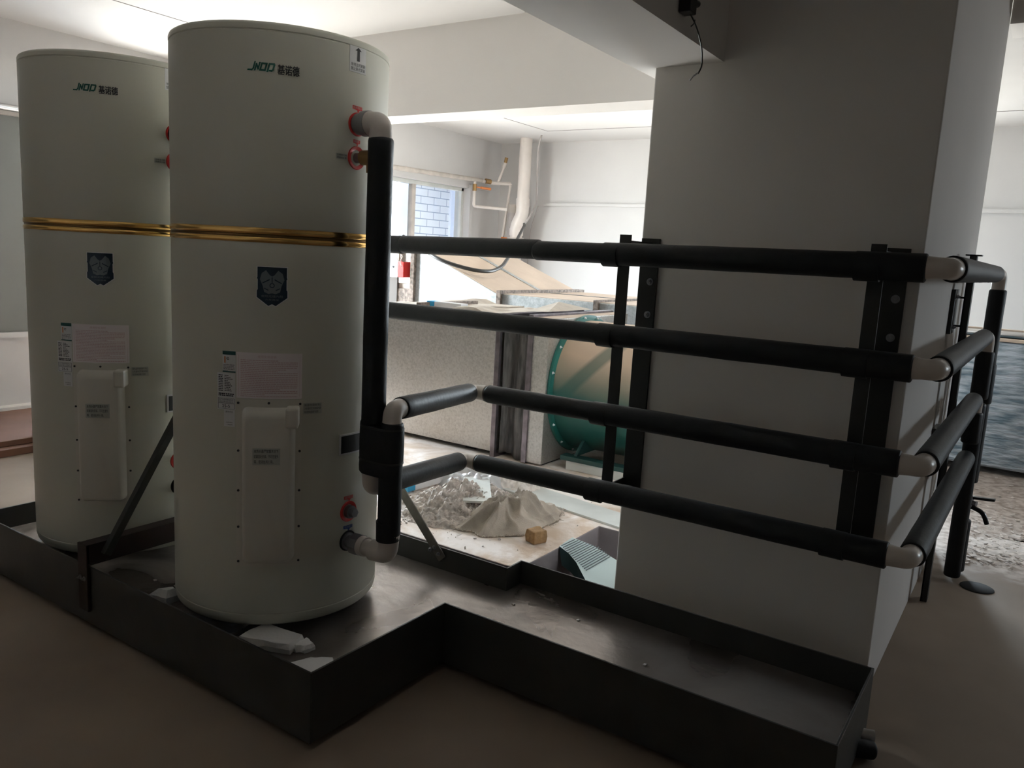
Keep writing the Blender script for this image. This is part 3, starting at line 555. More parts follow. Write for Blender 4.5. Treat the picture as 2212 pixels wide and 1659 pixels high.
for i in range(4):
    z = lambda x: zr(i, x)
    p = thing('insulated_pipe', names[i], 'pipe', (-1, YP, zr(i, -1)), 'black insulated pipes on the brackets')
    xl = (-2.865, -2.865, -2.01, -2.045)[i]; st_ = xl+.07 if i > 1 else xl+.05
    core([(xl+.05, YP, z(xl)), (EXR-.05, YP, z(EXR))], p)
    if i == 0:
        sleeve((st_, YP, z(st_)), (-2.44, YP, z(-2.44)-.002), .0405, p); sleeve((-2.45, YP, z(-2.45)), (-1.72, YP+.004, z(-1.7)+.004), .0395, p); sleeve((-1.74, YP, z(-1.74)), (PX1-.02, YP, z(PX1)), .0385, p)
    else: sleeve((st_, YP, z(st_)), (PX1-.02, YP, z(PX1)), RS, p)
    sleeve((PX1-.045, YP, z(PX1)-.001), (PX2-.03, YP, z(PX2)-.001), .0425, p, dome=.02)
    sleeve((PX2-.05, YP, z(PX2)-.002), (EXR-.062, YP, z(EXR)-.002), .0445, p, dome=.006)
    link('pipe_saddle', tube([(PX1-.055, YP, z(PX1)-.004), (PX1+.01, YP, z(PX1)-.004)], .0455, 26), M['foam'], p, smooth='auto')
    link('pipe_saddle', tube([(PX2-.06, YP, z(PX2)-.004), (PX2+.015, YP, z(PX2)-.004)], .0475, 26), M['foam'], p, smooth='auto')
    c = (EXR, YP, z(EXR)); e = (SX, farY[i], z(EXR)+.004); elbow((PX2, YP, z(EXR)), c, e, .033, p, .075, .07)
    sleeve((EXR+.002, YP+.055, z(EXR)), (SX, farY[i]-.05, z(EXR)+.004), .0415, p, dome=.006)
    if i < 2:                                               # run back to the rear heater, out of sight behind the front one
        tgt = (-2.9, 2.009, 1.951 if i == 0 else .476)
        g = fillet([(xl+.06, YP, z(xl)), (xl, YP, z(xl)), (xl, 2.009, z(xl)), (xl, 2.009, tgt[2]), (-3.033, 2.009, tgt[2])], .04, 6)
        link('connecting_pipe', tube(g, .033, 16), M['foam'], p, smooth='auto')
    else:
        near = ((-1.82, 2.02, .998), (-1.91, 2.02, .705))[i-2]; far = (xl, YP, z(xl)); d = (Vector(near)-Vector(far)).normalized()
        elbow((0, YP, z(xl)), far, near, .031, p, .065, .062)
        sleeve(Vector(far)+d*.055, Vector(near)-d*.05, (.040, .041)[i-2], p, dome=.008)
        elbow(far, near, Vector(near)+Vector((0, 0, -1 if i == 2 else 1)), .033, p, .07, .075)
        if i == 2:                                          # cold riser: down to the lower port
            core([(-1.82, 2.02, .96), (-1.82, 2.02, .50)], p); sleeve((-1.82, 2.02, .955), (-1.82, 2.02, .545), .041, p)
            o = link('torn_sleeve_end', tube([(-1.822, 2.018, .60), (-1.822, 2.018, .53)], .043, 26, rr=[.043, .041]), M['foam'], p, smooth='auto')
            elbow((-1.82, 2.02, .7), (-1.82, 2.02, .476), (-2.0, 2.02, .476), .036, p, .075, .07)
            link('pipe_stub', J(tube([(-1.885, 2.02, .476), (-1.93, 2.02, .476)], .030, 24), tube([(-1.925, 2.02, .476), (-1.965, 2.02, .476)], .036, 24)), M['ppr'], p, smooth='auto')
            link('union_nut', J(tube([(-1.95, 2.02, .476), (-1.985, 2.02, .476)], .040, 8), tube([(-1.985, 2.02, .476), (-2.022, 2.02, .476)], .024, 24), tube([(-2.012, 2.02, .476), (-2.020, 2.02, .476)], .032, 24)), M['greymet'], p)
        else:                                               # hot riser: up to the upper port
            core([(-1.91, 2.02, .74), (-1.91, 2.02, 1.92)], p); sleeve((-1.908, 2.02, 1.905), (-1.908, 2.02, .93), .0425, p, dome=.015)
            sleeve((-1.912, 2.02, .95), (-1.912, 2.02, .765), .043, p, dome=.01)
            elbow((-1.91, 2.02, 1.7), (-1.91, 2.02, 1.951), (-2.0, 2.02, 1.951), .0375, p, .075, .055)
            link('union_nut', J(tube([(-1.958, 2.02, 1.951), (-1.985, 2.02, 1.951)], .042, 28), tube([(-1.98, 2.02, 1.951), (-2.010, 2.02, 1.951)], .036, 28), tube([(-2.005, 2.02, 1.951), (-2.026, 2.02, 1.951)], .030, 20)), M['greymet'], p, smooth='auto')
    # the four return legs behind the pillar side
    ex, ey, ez = e
    if i == 0:
        rx, ry = -.225, 4.74
        link('elbow', tube(fillet([(ex, ey-.06, ez), (rx, ry, ez), (rx, ry, ez-.085)], .06, 8), .033, 24), M['ppr'], p, smooth='auto'); core([(rx, ry, ez-.05), (rx, ry, .02)], p)
        sleeve((rx, ry, ez-.075), (rx, ry, 1.12), .040, p); sleeve((rx+.003, ry, 1.13), (rx+.003, ry, .92), .043, p); sleeve((rx, ry, .93), (rx, ry, .50), .040, p); sleeve((rx, ry, .30), (rx, ry, .012), .039, p)
        v = link('shutoff_valve', J(tube([(rx, ry, .50), (rx, ry, .30)], .024, 20), tube([(rx, ry, .43), (rx, ry, .36)], .034, 8), tube([(rx, ry, .395), (rx+.05, ry-.02, .395)], .014, 12)), M['greymet'], p, smooth='auto'); v['label'] = 'grey metal shut-off valve'
        link('valve_handle', J(bar((rx+.03, ry-.02, .425), (rx+.13, ry-.03, .435), .028, .014), tube(fillet([(rx+.03, ry-.02, .375), (rx+.085, ry-.03, .36), (rx+.11, ry-.03, .30)], .03, 6), .012, 12)), M['black'], v, bevel=.003)
    else:
        rx, ry = (-.232, -.238, -.236)[i-1], ey+.0
        top = fillet([(ex, ey-.06, ez), (rx, ry, ez), (rx, ry, ez-.085)], .05, 8)
        link('elbow', tube(top, .033, 24), M['ppr'], p, smooth='auto')
        if i == 1: core([(rx, ry, ez-.05), (rx, ry, .02)], p); sleeve((rx, ry, ez-.07), (rx, ry, .96), .041, p); sleeve((rx, ry, .94), (rx, ry, .02), .039, p)
        else: sleeve((rx, ry, ez-.06), (rx, ry, ez-.22), .041, p)
# bundling wrap that ties hot and cold riser together
wr = thing('insulation_wrap', 'wide black foam wrap binding the hot and cold risers together beside the front heater', 'pipe insulation', (-1.865, 2.02, .85))
def oval(z0, z1, rx, ry, cx, n=40):
    V, F = [], []; P = [(z0, .93), (z0+.006, .99), ((z0+z1)/2, 1.0), (z1-.006, .99), (z1, .93)]
    for z, s in P:
        for k in range(n): a = 2*math.pi*k/n; q = abs(math.cos(a))**.6*(1 if math.cos(a) > 0 else -1); V.append((cx+rx*s*q, 2.02+ry*s*math.sin(a), z))
    for i in range(4):
        for k in range(n): F.append((i*n+k, i*n+(k+1) % n, (i+1)*n+(k+1) % n, (i+1)*n+k))
    F += [tuple(range(n)), tuple(4*n+k for k in range(n))]; return V, F
link('foam_band', oval(.812, .935, .089, .050, -1.866), M['foam'], wr, smooth='auto')
link('foam_band', oval(.762, .812, .087, .049, -1.868), M['foam'], wr, smooth='auto')
link('tape_edge', oval(.811, .815, .0895, .0505, -1.866), M['hose'], wr, smooth='auto'); link('tape_edge', oval(.930, .934, .0885, .0500, -1.866), M['hose'], wr, smooth='auto')

# pipe brackets
def bracket(px, lab, plate_x0, plate_x1):
    b = thing('pipe_bracket', lab, 'bracket', (px, 3.0, .6), 'black steel pipe brackets on the pillar front')
    link('post', J(box(px-.024, px+.024, 2.815, 2.821, .60, 1.645), box(px-.024, px-.018, 2.821, 2.855, .60, 1.645)), M['blackst'], b, bevel=.001)
    link('mounting_plate', box(plate_x0, plate_x1, 3.018, 3.0295, .60, 1.640), M['blackst'], b, bevel=.001)
    for z in (1.618, .604):
        link('arm', J(box(px-.024, px+.022, 2.82, 3.02, z, z+.006), box(px-.024, px-.018, 2.82, 3.02, z-.03 if z > 1 else z, z+.006 if z > 1 else z+.036)), M['blackst'], b, bevel=.001)
    cx = (plate_x0+plate_x1)/2+.012
    for z in (1.468, 1.335): link('anchor_bolt', bolt((cx, 3.018, z), (0, -1, 0), .009, .012), M['greymet'], b)
    for i in range(4): link('pipe_clamp', J(box(px-.014, px+.014, 2.79, 2.816, zr(i, px)-.02, zr(i, px)+.02)), M['blackst'], b)
    return b
bracket(PX1-.006, 'black angle-iron pipe bracket at the left edge of the pillar, with two pale bolts', -1.404, -1.325)
bracket(PX2-.008, 'black angle-iron pipe bracket at the right edge of the pillar front', -.492, -.412)
b3 = thing('pipe_bracket', 'black pipe bracket on the side of the pillar, its post standing on the floor', 'bracket', (-.33, 4.2, 0))
link('post', J(box(-.328, -.298, 4.18, 4.24, 0, 1.66), box(-.328, -.32, 4.18, 4.24, 0, 1.66)), M['blackst'], b3, bevel=.001)
link('mounting_plate', box(-.371, -.355, 4.10, 4.26, 1.30, 1.50), M['blackst'], b3, bevel=.001); link('mounting_plate', box(-.371, -.355, 4.10, 4.26, .72, .86), M['blackst'], b3, bevel=.001)
link('arm', J(box(-.358, -.30, 4.19, 4.23, 1.46, 1.468), box(-.358, -.30, 4.19, 4.23, 1.33, 1.338), box(-.358, -.30, 4.19, 4.23, .80, .808), box(-.345, -.28, 4.18, 4.24, 1.654, 1.66)), M['blackst'], b3)
for z in (1.47, 1.33): link('anchor_bolt', bolt((-.355, 4.13, z), (1, 0, 0), .008, .01), M['greymet'], b3)
# round floor hole cover
tag(link('floor_drain', lathe([(.001, .006), (.072, .006), (.078, .003), (.078, .0005), (.001, .0005)], (-.112, 4.567, 0), 40), M['hole'], origin=(-.112, 4.567, 0), smooth='auto'), 'small round black drain cover on the floor right of the pillar', 'floor drain')
# ================================================================== BITS IN AND ON THE TRAY
def lump(pts2, z0, z1, sh=.8, jit=.01, sc=14., seed=0):
    """broken flat piece: polygon base, shrunk roughened top"""
    cx = sum(p[0] for p in pts2)/len(pts2); cy = sum(p[1] for p in pts2)/len(pts2); rd = random.Random(seed); P = []
    n0 = len(pts2)
    for i in range(n0):
        a, b = Vector(pts2[i]), Vector(pts2[(i+1) % n0])
        for k in range(4): q = a.lerp(b, k/4); P.append((q.x+rd.uniform(-jit, jit)*.5, q.y+rd.uniform(-jit, jit)*.5))
    n = len(P); V = []
    for z, s in ((z0, .96), (z0+(z1-z0)*.5, 1.0), (z1, sh)):
        for x, y in P: V.append((cx+(x-cx)*s+rd.uniform(-jit, jit)*.3, cy+(y-cy)*s+rd.uniform(-jit, jit)*.3, z+(rd.uniform(-jit, jit)*.3 if z > z0 else 0)))
    F = [(i*n+k, i*n+(k+1) % n, (i+1)*n+(k+1) % n, (i+1)*n+k) for i in range(2) for k in range(n)]+[tuple(range(n-1, -1, -1)), tuple(2*n+k for k in range(n))]
    return V, F
def single(name, g, m, lab, cat, group=None, origin=None, **k):
    xs = [v[0] for v in g[0]]; ys = [v[1] for v in g[0]]; zs = [v[2] for v in g[0]]
    o = link(name, g, m, origin=origin or ((min(xs)+max(xs))/2, (min(ys)+max(ys))/2, min(zs)), **k); return tag(o, lab, cat, group)
single('foam_chunk', lump([(-2.17, 1.645), (-1.98, 1.72), (-2.00, 1.80), (-2.18, 1.78)], .1605, .197, .93, .008, seed=2), M['foamw'], 'broken white foam block wedged under the front heater', 'foam')
single('foam_chunk', lump([(-2.01, 1.735), (-1.95, 1.76), (-1.945, 1.80), (-2.0, 1.82)], .1605, .185, .8, .006, seed=3), M['foamw'], 'small ragged foam piece right of the wedged foam block', 'foam')
single('foam_chunk', lump([(-1.90, 1.585), (-1.722, 1.585), (-1.718, 1.66), (-1.80, 1.75), (-1.86, 1.70)], .1605, .205, .97, .006, seed=4), M['foamw'], 'flat white foam offcut in the near corner of the tray', 'foam')
single('foam_chunk', lump([(-2.71, 1.66), (-2.63, 1.68), (-2.62, 1.74), (-2.66, 1.745)], .1605, .21, .5, .003, seed=5), M['foamw'], 'white wedge beside the left foot of the front heater', 'foam')
rd = random.Random(11)
for k, (x, y) in enumerate(((-2.88, 2.02), (-2.86, 1.78), (-1.62, 2.55), (-1.35, 2.60), (-1.0, 2.45), (-2.75, 1.80), (-.9, 2.33))):
    single('chip', lump([(x-.007, y-.004), (x+.006, y-.006), (x+.008, y+.005), (x-.004, y+.006)], .1605, .165, .7, .002, seed=20+k), M['flake'], 'tiny pale chip lying on the tray bottom', 'chip', 'chips on the tray bottom')

# ================================================================== THINGS ON THE PLINTH
ZS = .2
def heap(cx, cy, rx, ry, h, pw=1.2, ns=7., na=.35, seed=0, nu=90, nv=70, z0=ZS, sharp=0.):
    def f(u, v):
        x, y = (u*2-1), (v*2-1); r_ = math.sqrt(x*x+y*y); k = max(0, 1-r_**2)**pw
        n1 = noise.fractal(Vector((x*rx*ns+seed, y*ry*ns, seed)), .8, 2.1, 6)
        hh = h*k*(1+na*n1)+.012*max(0, min(1, (1-r_)*6))*noise.noise(Vector((x*rx*60, y*ry*60, seed)))
        if r_ > 1: x, y = x/r_, y/r_
        return (cx+x*rx*(1+.06*n1), cy+y*ry*(1+.06*n1), z0+.0008+max(0, hh))
    return closed_heap(f, nu, nv, z0+.0002)
def stuff(name, g, m, lab, cat, **k):
    o = single(name, g, m, lab, cat, **k); o['kind'] = 'stuff'; return o
stuff('rubble_pile', heap(-2.46, 3.30, .31, .38, .09, 1.1, 9, .9, seed=3, nu=150, nv=120), M['rubble'], 'grey heap of plaster rubble and dust on the plinth', 'rubble', smooth=True)
stuff('rubble_pile', heap(-2.47, 3.82, .20, .14, .06, 1.0, 14, 1.0, seed=9, nu=80, nv=60), M['flake'], 'small pinkish rubble heap behind the canvas rag', 'rubble', smooth=True)
# loose crumbs on and round the pile: beyond counting
gs = []
rd = random.Random(5)
for k in range(900):
    a = rd.uniform(0, 6.28); q = abs(rd.gauss(0, .55)); x = -2.42+q*.46*math.cos(a); y = 3.25+q*.5*math.sin(a)
    if y < 2.80 or x > -1.78: continue
    s = rd.uniform(.003, .012) if rd.random() < .93 else rd.uniform(.012, .03)
    hz = max(0, .085*(1-((x+2.46)/.31)**2-((y-3.30)/.38)**2))
    c = Vector((x, y, ZS+hz+s*.35)); ax = [Vector((rd.uniform(-1, 1), rd.uniform(-1, 1), rd.uniform(-1, 1))).normalized()*s*rd.uniform(.4, 1) for _ in range(3)]
    V = [tuple(c+p) for p in (ax[0], -ax[0], ax[1], -ax[1], ax[2], -ax[2])]; gs.append((V, [(0, 2, 4), (2, 1, 4), (1, 3, 4), (3, 0, 4), (2, 0, 5), (1, 2, 5), (3, 1, 5), (0, 3, 5)]))
stuff('plaster_crumbs', J(*gs), M['rubble'], 'scatter of plaster crumbs over the plinth around the rubble heap', 'crumbs')
single('stone', lump([(-2.60, 2.98), (-2.555, 2.97), (-2.54, 3.01), (-2.58, 3.03)], ZS, .235, .6, .006, seed=31), M['flake'], 'pale rounded stone at the near edge of the rubble heap', 'stone', smooth=True)
# canvas rag
RAGC, RAGA = (-2.115, 3.27), R(72)
def rag_edge(a): return 1+.10*math.sin(a*3+1)+.05*math.sin(a*7+.5)
def ragf(u, v):
    x, y = u*2-1, v*2-1; r_ = math.sqrt(x*x+y*y); a = math.atan2(y, x)
    if r_ > 1: x, y = x/r_, y/r_
    q = min(r_, 1.); px, py = x+.12, y-.05; d = math.sqrt(px*px+py*py); aa = math.atan2(py, px)
    wv = aa*3.5+.8+1.8*d+1.6*noise.noise(Vector((x*1.6, y*1.6, 4)))
    fold = (1-abs(math.sin(wv)))**1.6; fold2 = (1-abs(math.sin(aa*6.5+2+3*noise.noise(Vector((x*2, y*2, 9))))))**2
    body = max(0, 1-q**5)
    h = .12*max(0, 1-d*1.25)**1.4+(.075*fold+.03*fold2)*min(1, d*3)*(1-.55*q)*body+.022*body
    d2 = math.sqrt((x-.45)**2+(y+.05)**2); h += .055*max(0, 1-d2*2.4)
    e = rag_edge(a); X, Y = x*.31*e, y*.165*e; cs, sn = math.cos(RAGA), math.sin(RAGA)
    return (RAGC[0]+X*cs-Y*sn, RAGC[1]+X*sn+Y*cs, ZS+.006+h)
rg = single('canvas_rag', closed_heap(ragf, 110, 90, ZS+.001), M['rag'], 'crumpled grey canvas rag with frayed edges, peaked like a tent, on the plinth', 'rag', smooth=True)
# frayed threads
gs = []
for k in range(160):
    a = rd.uniform(0, 6.28); e = rag_edge(a); X = math.cos(a)*.31*e; Y = math.sin(a)*.165*e; cs, sn = math.cos(RAGA), math.sin(RAGA)
    p = Vector((RAGC[0]+X*cs-Y*sn, RAGC[1]+X*sn+Y*cs, ZS+.008)); b_ = a+RAGA+rd.uniform(-.8, .8); d = Vector((math.cos(b_), math.sin(b_), rd.uniform(0, .5)))*rd.uniform(.012, .035)
    if p.y+d.y < 2.8: continue
    gs.append(tube([p, p+d*.5+Vector((0, 0, .006)), p+d], .0011, 4))
o = link('frayed_threads', J(*gs), M['cloth'], origin=rg.location); o.parent = rg; o.location = (0, 0, 0); o['kind'] = 'stuff'
single('brick_piece', lump([(-1.925, 3.10), (-1.86, 3.075), (-1.83, 3.15), (-1.895, 3.175)], ZS+.0005, .262, .9, .006, seed=41), M['brick'], 'broken tan brick piece in front of the canvas rag', 'brick', bevel=.004)
# carton
ct = thing('carton', 'long white carton with a blue end lying beside the rubble heap', 'carton', (-2.87, 3.42, ZS))
def obx(c, ax, L, W, H_, z): a = Vector((math.cos(ax), math.sin(ax), 0)); b = Vector((-a.y, a.x, 0)); c = Vector(c); return [tuple(c+a*s*L/2+b*t*W/2+Vector((0, 0, z+q*H_))) for q in (0, 1) for s, t in ((-1, -1), (1, -1), (1, 1), (-1, 1))], [(0,3,2,1),(4,5,6,7),(0,1,5,4),(1,2,6,5),(2,3,7,6),(3,0,4,7)]
axc = R(86); cc = Vector((-2.835, 3.42, 0)); dv = Vector((math.cos(axc), math.sin(axc), 0))
link('carton_body', obx(cc+dv*.03, axc, .25, .075, .055, ZS+.012), M['paper'], ct, bevel=.002); link('blue_end', obx(cc-dv*.125, axc, .06, .0755, .0555, ZS+.012), M['cyan'], ct, bevel=.002)
link('open_flap', obx(cc+dv*.175, axc, .045, .074, .003, ZS+.035), M['paper'], ct); link('inner_tray', obx(cc+dv*.165, axc, .02, .066, .045, ZS+.016), M['thatch'], ct)
link('carton_base', obx(cc, axc, .2, .06, .011, ZS+.0005), M['rubble'], ct)
# plastic bag
def bagf(u, v):
    x, y = u*2-1, v*2-1; r_ = math.sqrt(x*x+y*y)
    if r_ > 1: x, y = x/r_, y/r_
    q = min(1, r_); n1 = noise.noise(Vector((x*2.2, y*2.2, 7))); n2 = abs(noise.noise(Vector((x*5, y*5, 1))))
    return (-2.74+x*.28*(1+.25*n1), 3.66+y*.15*(1+.3*n1), ZS+.004+(1-q**2)**.6*(.06+.10*max(0, n1)+.07*n2))
m = M['paper'].copy(); m.name = 'thin_plastic_film'; b_ = m.node_tree.nodes['Principled BSDF']; b_.inputs['Roughness'].default_value = .25; b_.inputs['Transmission Weight'].default_value = .25
single('plastic_bag', closed_heap(bagf, 60, 40, ZS+.001), m, 'crumpled clear white plastic bag behind the rubble heap', 'plastic bag', smooth='auto')
# boards
def plank(p, q, wd, th, z, dz=0): p, q = Vector((*p, z)), Vector((*q, z+dz)); return bar(p, q, wd, th)
single('board_offcut', plank((-2.72, 3.78), (-2.30, 3.22), .15, .012, ZS+.05, .03), M['board'], 'narrow white board offcut propped on the rubble, running under the rag', 'board', bevel=.001)
single('white_board', J(prism([(-2.62, 3.93), (-2.50, 3.70), (-1.55, 3.545), (-1.43, 3.66), (-1.43, 3.72)], .012, lambda u, v, w_: (u, v, ZS+.0008+w_))), M['board'], 'long white board lying along the back edge of the pit', 'board', bevel=.001)
# foam board leaning in the pit
fp = [(-1.754, 3.134, .207), (-1.762, 3.27, .211), (-1.684, 3.338, .172), (-1.55, 3.385, .105), (-1.425, 3.33, .040), (-1.425, 3.05, .040), (-1.50, 3.05, .077), (-1.574, 3.072, .112), (-1.657, 3.132, .153), (-1.71, 3.148, .18)]
n = len(fp); dn = Vector((.12, 0, -.10)); Vb = [tuple(p) for p in fp]+[(p[0]+.02, p[1], max(.001, p[2]-.09)) for p in fp]
Vb = [(max(min(v[0], -1.42), -1.75), v[1], v[2]) if i >= n else v for i, v in enumerate(Vb)]
bo = thing('foam_board', 'thick pale blue foam board with a grooved face, leaning in the pit by the pillar', 'foam board', (-1.58, 3.2, 0))
o = link('board_body', (Vb, [tuple(range(n)), tuple(range(2*n-1, n-1, -1))]+[(i, i+n, (i+1) % n+n, (i+1) % n) for i in range(n)]), [M['boardblue'], M['tealdk']], bo)
for p in o.data.polygons:
    if p.normal.z < .6: p.material_index = 1
gs = []
for k in range(15):
    t = k/15; x0 = -1.752+t*.16; zt = .205-(x0+1.754)*.5+.0015; y0 = 3.15-.02*t; y1 = min(3.27+t*.17, 3.36)
    gs.append(bar((x0, y0-.0, zt), (x0+.006, y1, zt), .004, .003))
link('grooves', J(*gs), M['silver'], bo)

# ================================================================== DUCTS AND FAN
def boxes(*a): return J(*[box(*q) for q in a])
def flange(x, y0, y1, z0, z1, w_=.03, t=.035, parent=None, m='wood'):
    return link('flange', boxes((x-t/2, x+t/2, y0-w_, y0, z0-w_, z1+w_), (x-t/2, x+t/2, y1, y1+w_, z0-w_, z1+w_), (x-t/2, x+t/2, y0, y1, z1, z1+w_), (x-t/2, x+t/2, y0, y1, z0-w_, z0)), M[m], parent, bevel=.002)
d1 = thing('air_duct', 'big galvanised box duct in the middle of the room, its front sheet mottled', 'duct', (-4, 4.8, ZS))
link('sheet_metal_box', box(-4.05, -2.975, 4.30, 5.36, ZS+.03, 1.125), M['galv'], d1, bevel=.004)
link('dusty_top', closed_heap(lambda u, v: (-4.03+u*1.04, 4.32+v*1.02, 1.128+.004*noise.noise(Vector((u*6, v*5, 1)))), 40, 16, 1.1251), M['tan'], d1, smooth=True)
flange(-2.955, 4.30, 5.36, ZS+.03, 1.13, .028, .035, d1, 'steelfl'); link('flange', box(-3.70, -3.66, 4.32, 5.0, 1.130, 1.175), M['wood'], d1, bevel=.002)
for x in (-3.95, -3.2): link('foot', box(x-.04, x+.04, 4.36, 5.3, ZS, ZS+.03), M['blackst'], d1)
fc = thing('flexible_connector', 'dark crinkled canvas connector between the box duct and the fan plenum', 'duct connector', (-2.83, 4.8, ZS))
def conn(u, v): a = u; y0, y1, z0, z1 = 4.33, 5.30, .22, 1.12; s = .02*math.sin(v*math.pi*2)+.008*noise.noise(Vector((u*14, v*3, 0)))
V, F = [], []
P = []
for y, z, k in ((4.33, .22, 0), (4.33, 1.12, 1), (5.30, 1.12, 2), (5.30, .22, 3)): P.append((y, z))
per = []
for k in range(4):
    a, b = P[k], P[(k+1) % 4]
    for j in range(16): per.append((a[0]+(b[0]-a[0])*j/16, a[1]+(b[1]-a[1])*j/16))
nx = 14
for i in range(nx+1):
    x = -2.936+.205*i/nx
    for (y, z) in per:
        s = .022*math.sin(i/nx*math.pi*2.0)+.016*noise.noise(Vector((x*25, y*4, z*2.5))); cy, cz = y-4.82, z-.67; l = math.sqrt(cy*cy+cz*cz); V.append((x, y-cy/l*s, z-cz/l*s))
L_ = len(per)
for i in range(nx):
    for k in range(L_): F.append((i*L_+k, i*L_+(k+1) % L_, (i+1)*L_+(k+1) % L_, (i+1)*L_+k))
m = mat('grey_canvas_connector', (.13, .12, .115), .45, .3, var=.7, vs=6, stretch=(6, 6, 1), bump=.4, bs=10)
link('canvas_sleeve', (V, F), m, fc, smooth=True)
d2 = thing('fan_plenum', 'short galvanised plenum box joining the canvas connector to the green fan', 'duct', (-2.65, 4.8, ZS))
link('sheet_metal_box', box(-2.70, -2.585, 4.30, 5.42, ZS+.012, 1.155), M['galv'], d2, bevel=.003)
flange(-2.715, 4.31, 5.38, ZS+.03, 1.15, .024, .035, d2, 'steelfl')
link('dusty_top', box(-2.698, -2.588, 4.31, 5.40, 1.155, 1.159), M['tan'], d2)
link('foot', box(-2.69, -2.60, 4.34, 5.3, ZS, ZS+.012), M['blackst'], d2)
fn = thing('axial_fan', 'large green drum fan with dusty casing, bolted to the galvanised plenum', 'fan', (-2.2, 4.78, ZS))
fc_ = (0, 4.785, .70); 
link('casing', lathe([(.40, -2.58), (.432, -2.57), (.432, -1.75), (.40, -1.745), (.39, -1.76)], fc_, 96, 'x'), M['drum'], fn, smooth='auto')
link('mounting_ring', lathe([(.425, -2.583), (.468, -2.583), (.468, -2.565), (.44, -2.560), (.425, -2.560)], fc_, 96, 'x'), M['grnfan'], fn, smooth='auto')
link('mounting_ring', lathe([(.425, -1.76), (.468, -1.76), (.468, -1.742), (.425, -1.742)], fc_, 96, 'x'), M['grnfan'], fn, smooth='auto')
for k in range(16):
    a = R(22.5*k+8); link('ring_bolt', bolt((-2.565, 4.785+.455*math.cos(a), .70+.455*math.sin(a)), (1, 0, 0), .006, .006), M['white'], fn)
link('hub', J(lathe([(.001, -1.95), (.13, -1.94), (.13, -2.3), (.001, -2.31)], fc_, 40, 'x')), M['dkgreen'], fn, smooth='auto')
for k in range(6):
    a = R(60*k); c, s = math.cos(a), math.sin(a); c2, s2 = math.cos(a+.5), math.sin(a+.5)
    link('blade', ([(-2.02, 4.785+.12*c, .70+.12*s), (-2.22, 4.785+.12*c2, .70+.12*s2), (-2.25, 4.785+.41*c2, .70+.41*s2), (-2.05, 4.785+.41*c, .70+.41*s), (-2.025, 4.785+.12*c, .70+.12*s), (-2.225, 4.785+.12*c2, .70+.12*s2), (-2.255, 4.785+.41*c2, .70+.41*s2), (-2.055, 4.785+.41*c, .70+.41*s)], [(0, 1, 2, 3), (7, 6, 5, 4), (0, 4, 5, 1), (1, 5, 6, 2), (2, 6, 7, 3), (3, 7, 4, 0)]), M['dkgreen'], fn)
for x0 in (-2.40, -1.93):
    link('gusset', prism([(4.40, .29), (5.17, .29), (5.05, .40), (4.90, .32), (4.66, .32), (4.52, .40)], .02, lambda u, v, w_, x0=x0: (x0+w_, u, v)), M['dkgreen'], fn)
link('base_rail', boxes((-2.48, -1.80, 4.36, 4.44, ZS+.06, ZS+.09)), M['dkgreen'], fn, bevel=.002); link('base_rail', boxes((-2.48, -1.80, 5.12, 5.20, ZS+.06, ZS+.09)), M['dkgreen'], fn, bevel=.002)
for y in (4.40, 5.16): link('base_block', box(-2.44, -1.84, y-.03, y+.03, ZS, ZS+.06), M['board'], fn, bevel=.003)
d3 = thing('air_duct', 'dusty horizontal galvanised duct behind the front duct, with two bolted flanges', 'duct', (-2.9, 6.3, ZS))
link('sheet_metal_box', box(-3.90, -1.8, 5.62, 7.03, .3, 1.205), M['galvw'], d3, bevel=.004)
link('dusty_top', box(-3.88, -1.82, 5.63, 7.02, 1.205, 1.209), M['tan'], d3); link('seam', box(-3.88, -1.82, 6.34, 6.37, 1.208, 1.213), M['silver'], d3)
flange(-3.885, 5.62, 7.03, .3, 1.205, .028, .045, d3); flange(-2.955, 5.62, 7.03, .3, 1.200, .022, .045, d3)
for x in (-3.7, -2.1): link('foot', box(x-.04, x+.04, 5.7, 6.95, ZS if True else 0, .3), M['blackst'], d3)
d4 = thing('sloped_duct', 'galvanised transition duct with a dusty sloping top, rising to the left', 'duct', (-4.4, 6.3, ZS))
yf, yb = 5.62, 7.03; prof = [(-4.83, .3), (-3.915, .3), (-3.915, 1.20), (-4.83, 1.56)]
link('sheet_metal_body', ([(x, yf, z) for x, z in prof]+[(x, yb, z) for x, z in prof], [(3, 2, 1, 0), (4, 5, 6, 7)]+[(i, (i+1) % 4, (i+1) % 4+4, i+4) for i in range(4)]), M['galvw'], d4)
link('dusty_top', ([(-4.83, yf, 1.563), (-3.915, yf, 1.203), (-3.915, yb, 1.203), (-4.83, yb, 1.563), (-4.83, yf, 1.568), (-3.915, yf, 1.208), (-3.915, yb, 1.208), (-4.83, yb, 1.568)], [(0,3,2,1),(4,5,6,7),(0,1,5,4),(1,2,6,5),(2,3,7,6),(3,0,4,7)]), M['tan'], d4)
link('seam', ([(-4.83, 6.33, 1.568), (-3.915, 6.33, 1.208), (-3.915, 6.39, 1.208), (-4.83, 6.39, 1.568), (-4.83, 6.33, 1.573), (-3.915, 6.33, 1.213), (-3.915, 6.39, 1.213), (-4.83, 6.39, 1.573)], [(0,3,2,1),(4,5,6,7),(0,1,5,4),(1,2,6,5),(2,3,7,6),(3,0,4,7)]), M['galvw'], d4)
for x in (-4.7, -4.0): link('foot', box(x-.03, x+.03, 5.7, 6.36, ZS, .3), M['blackst'], d4)
flange(-4.855, yf, yb, .3, 1.56, .03, .045, d4)
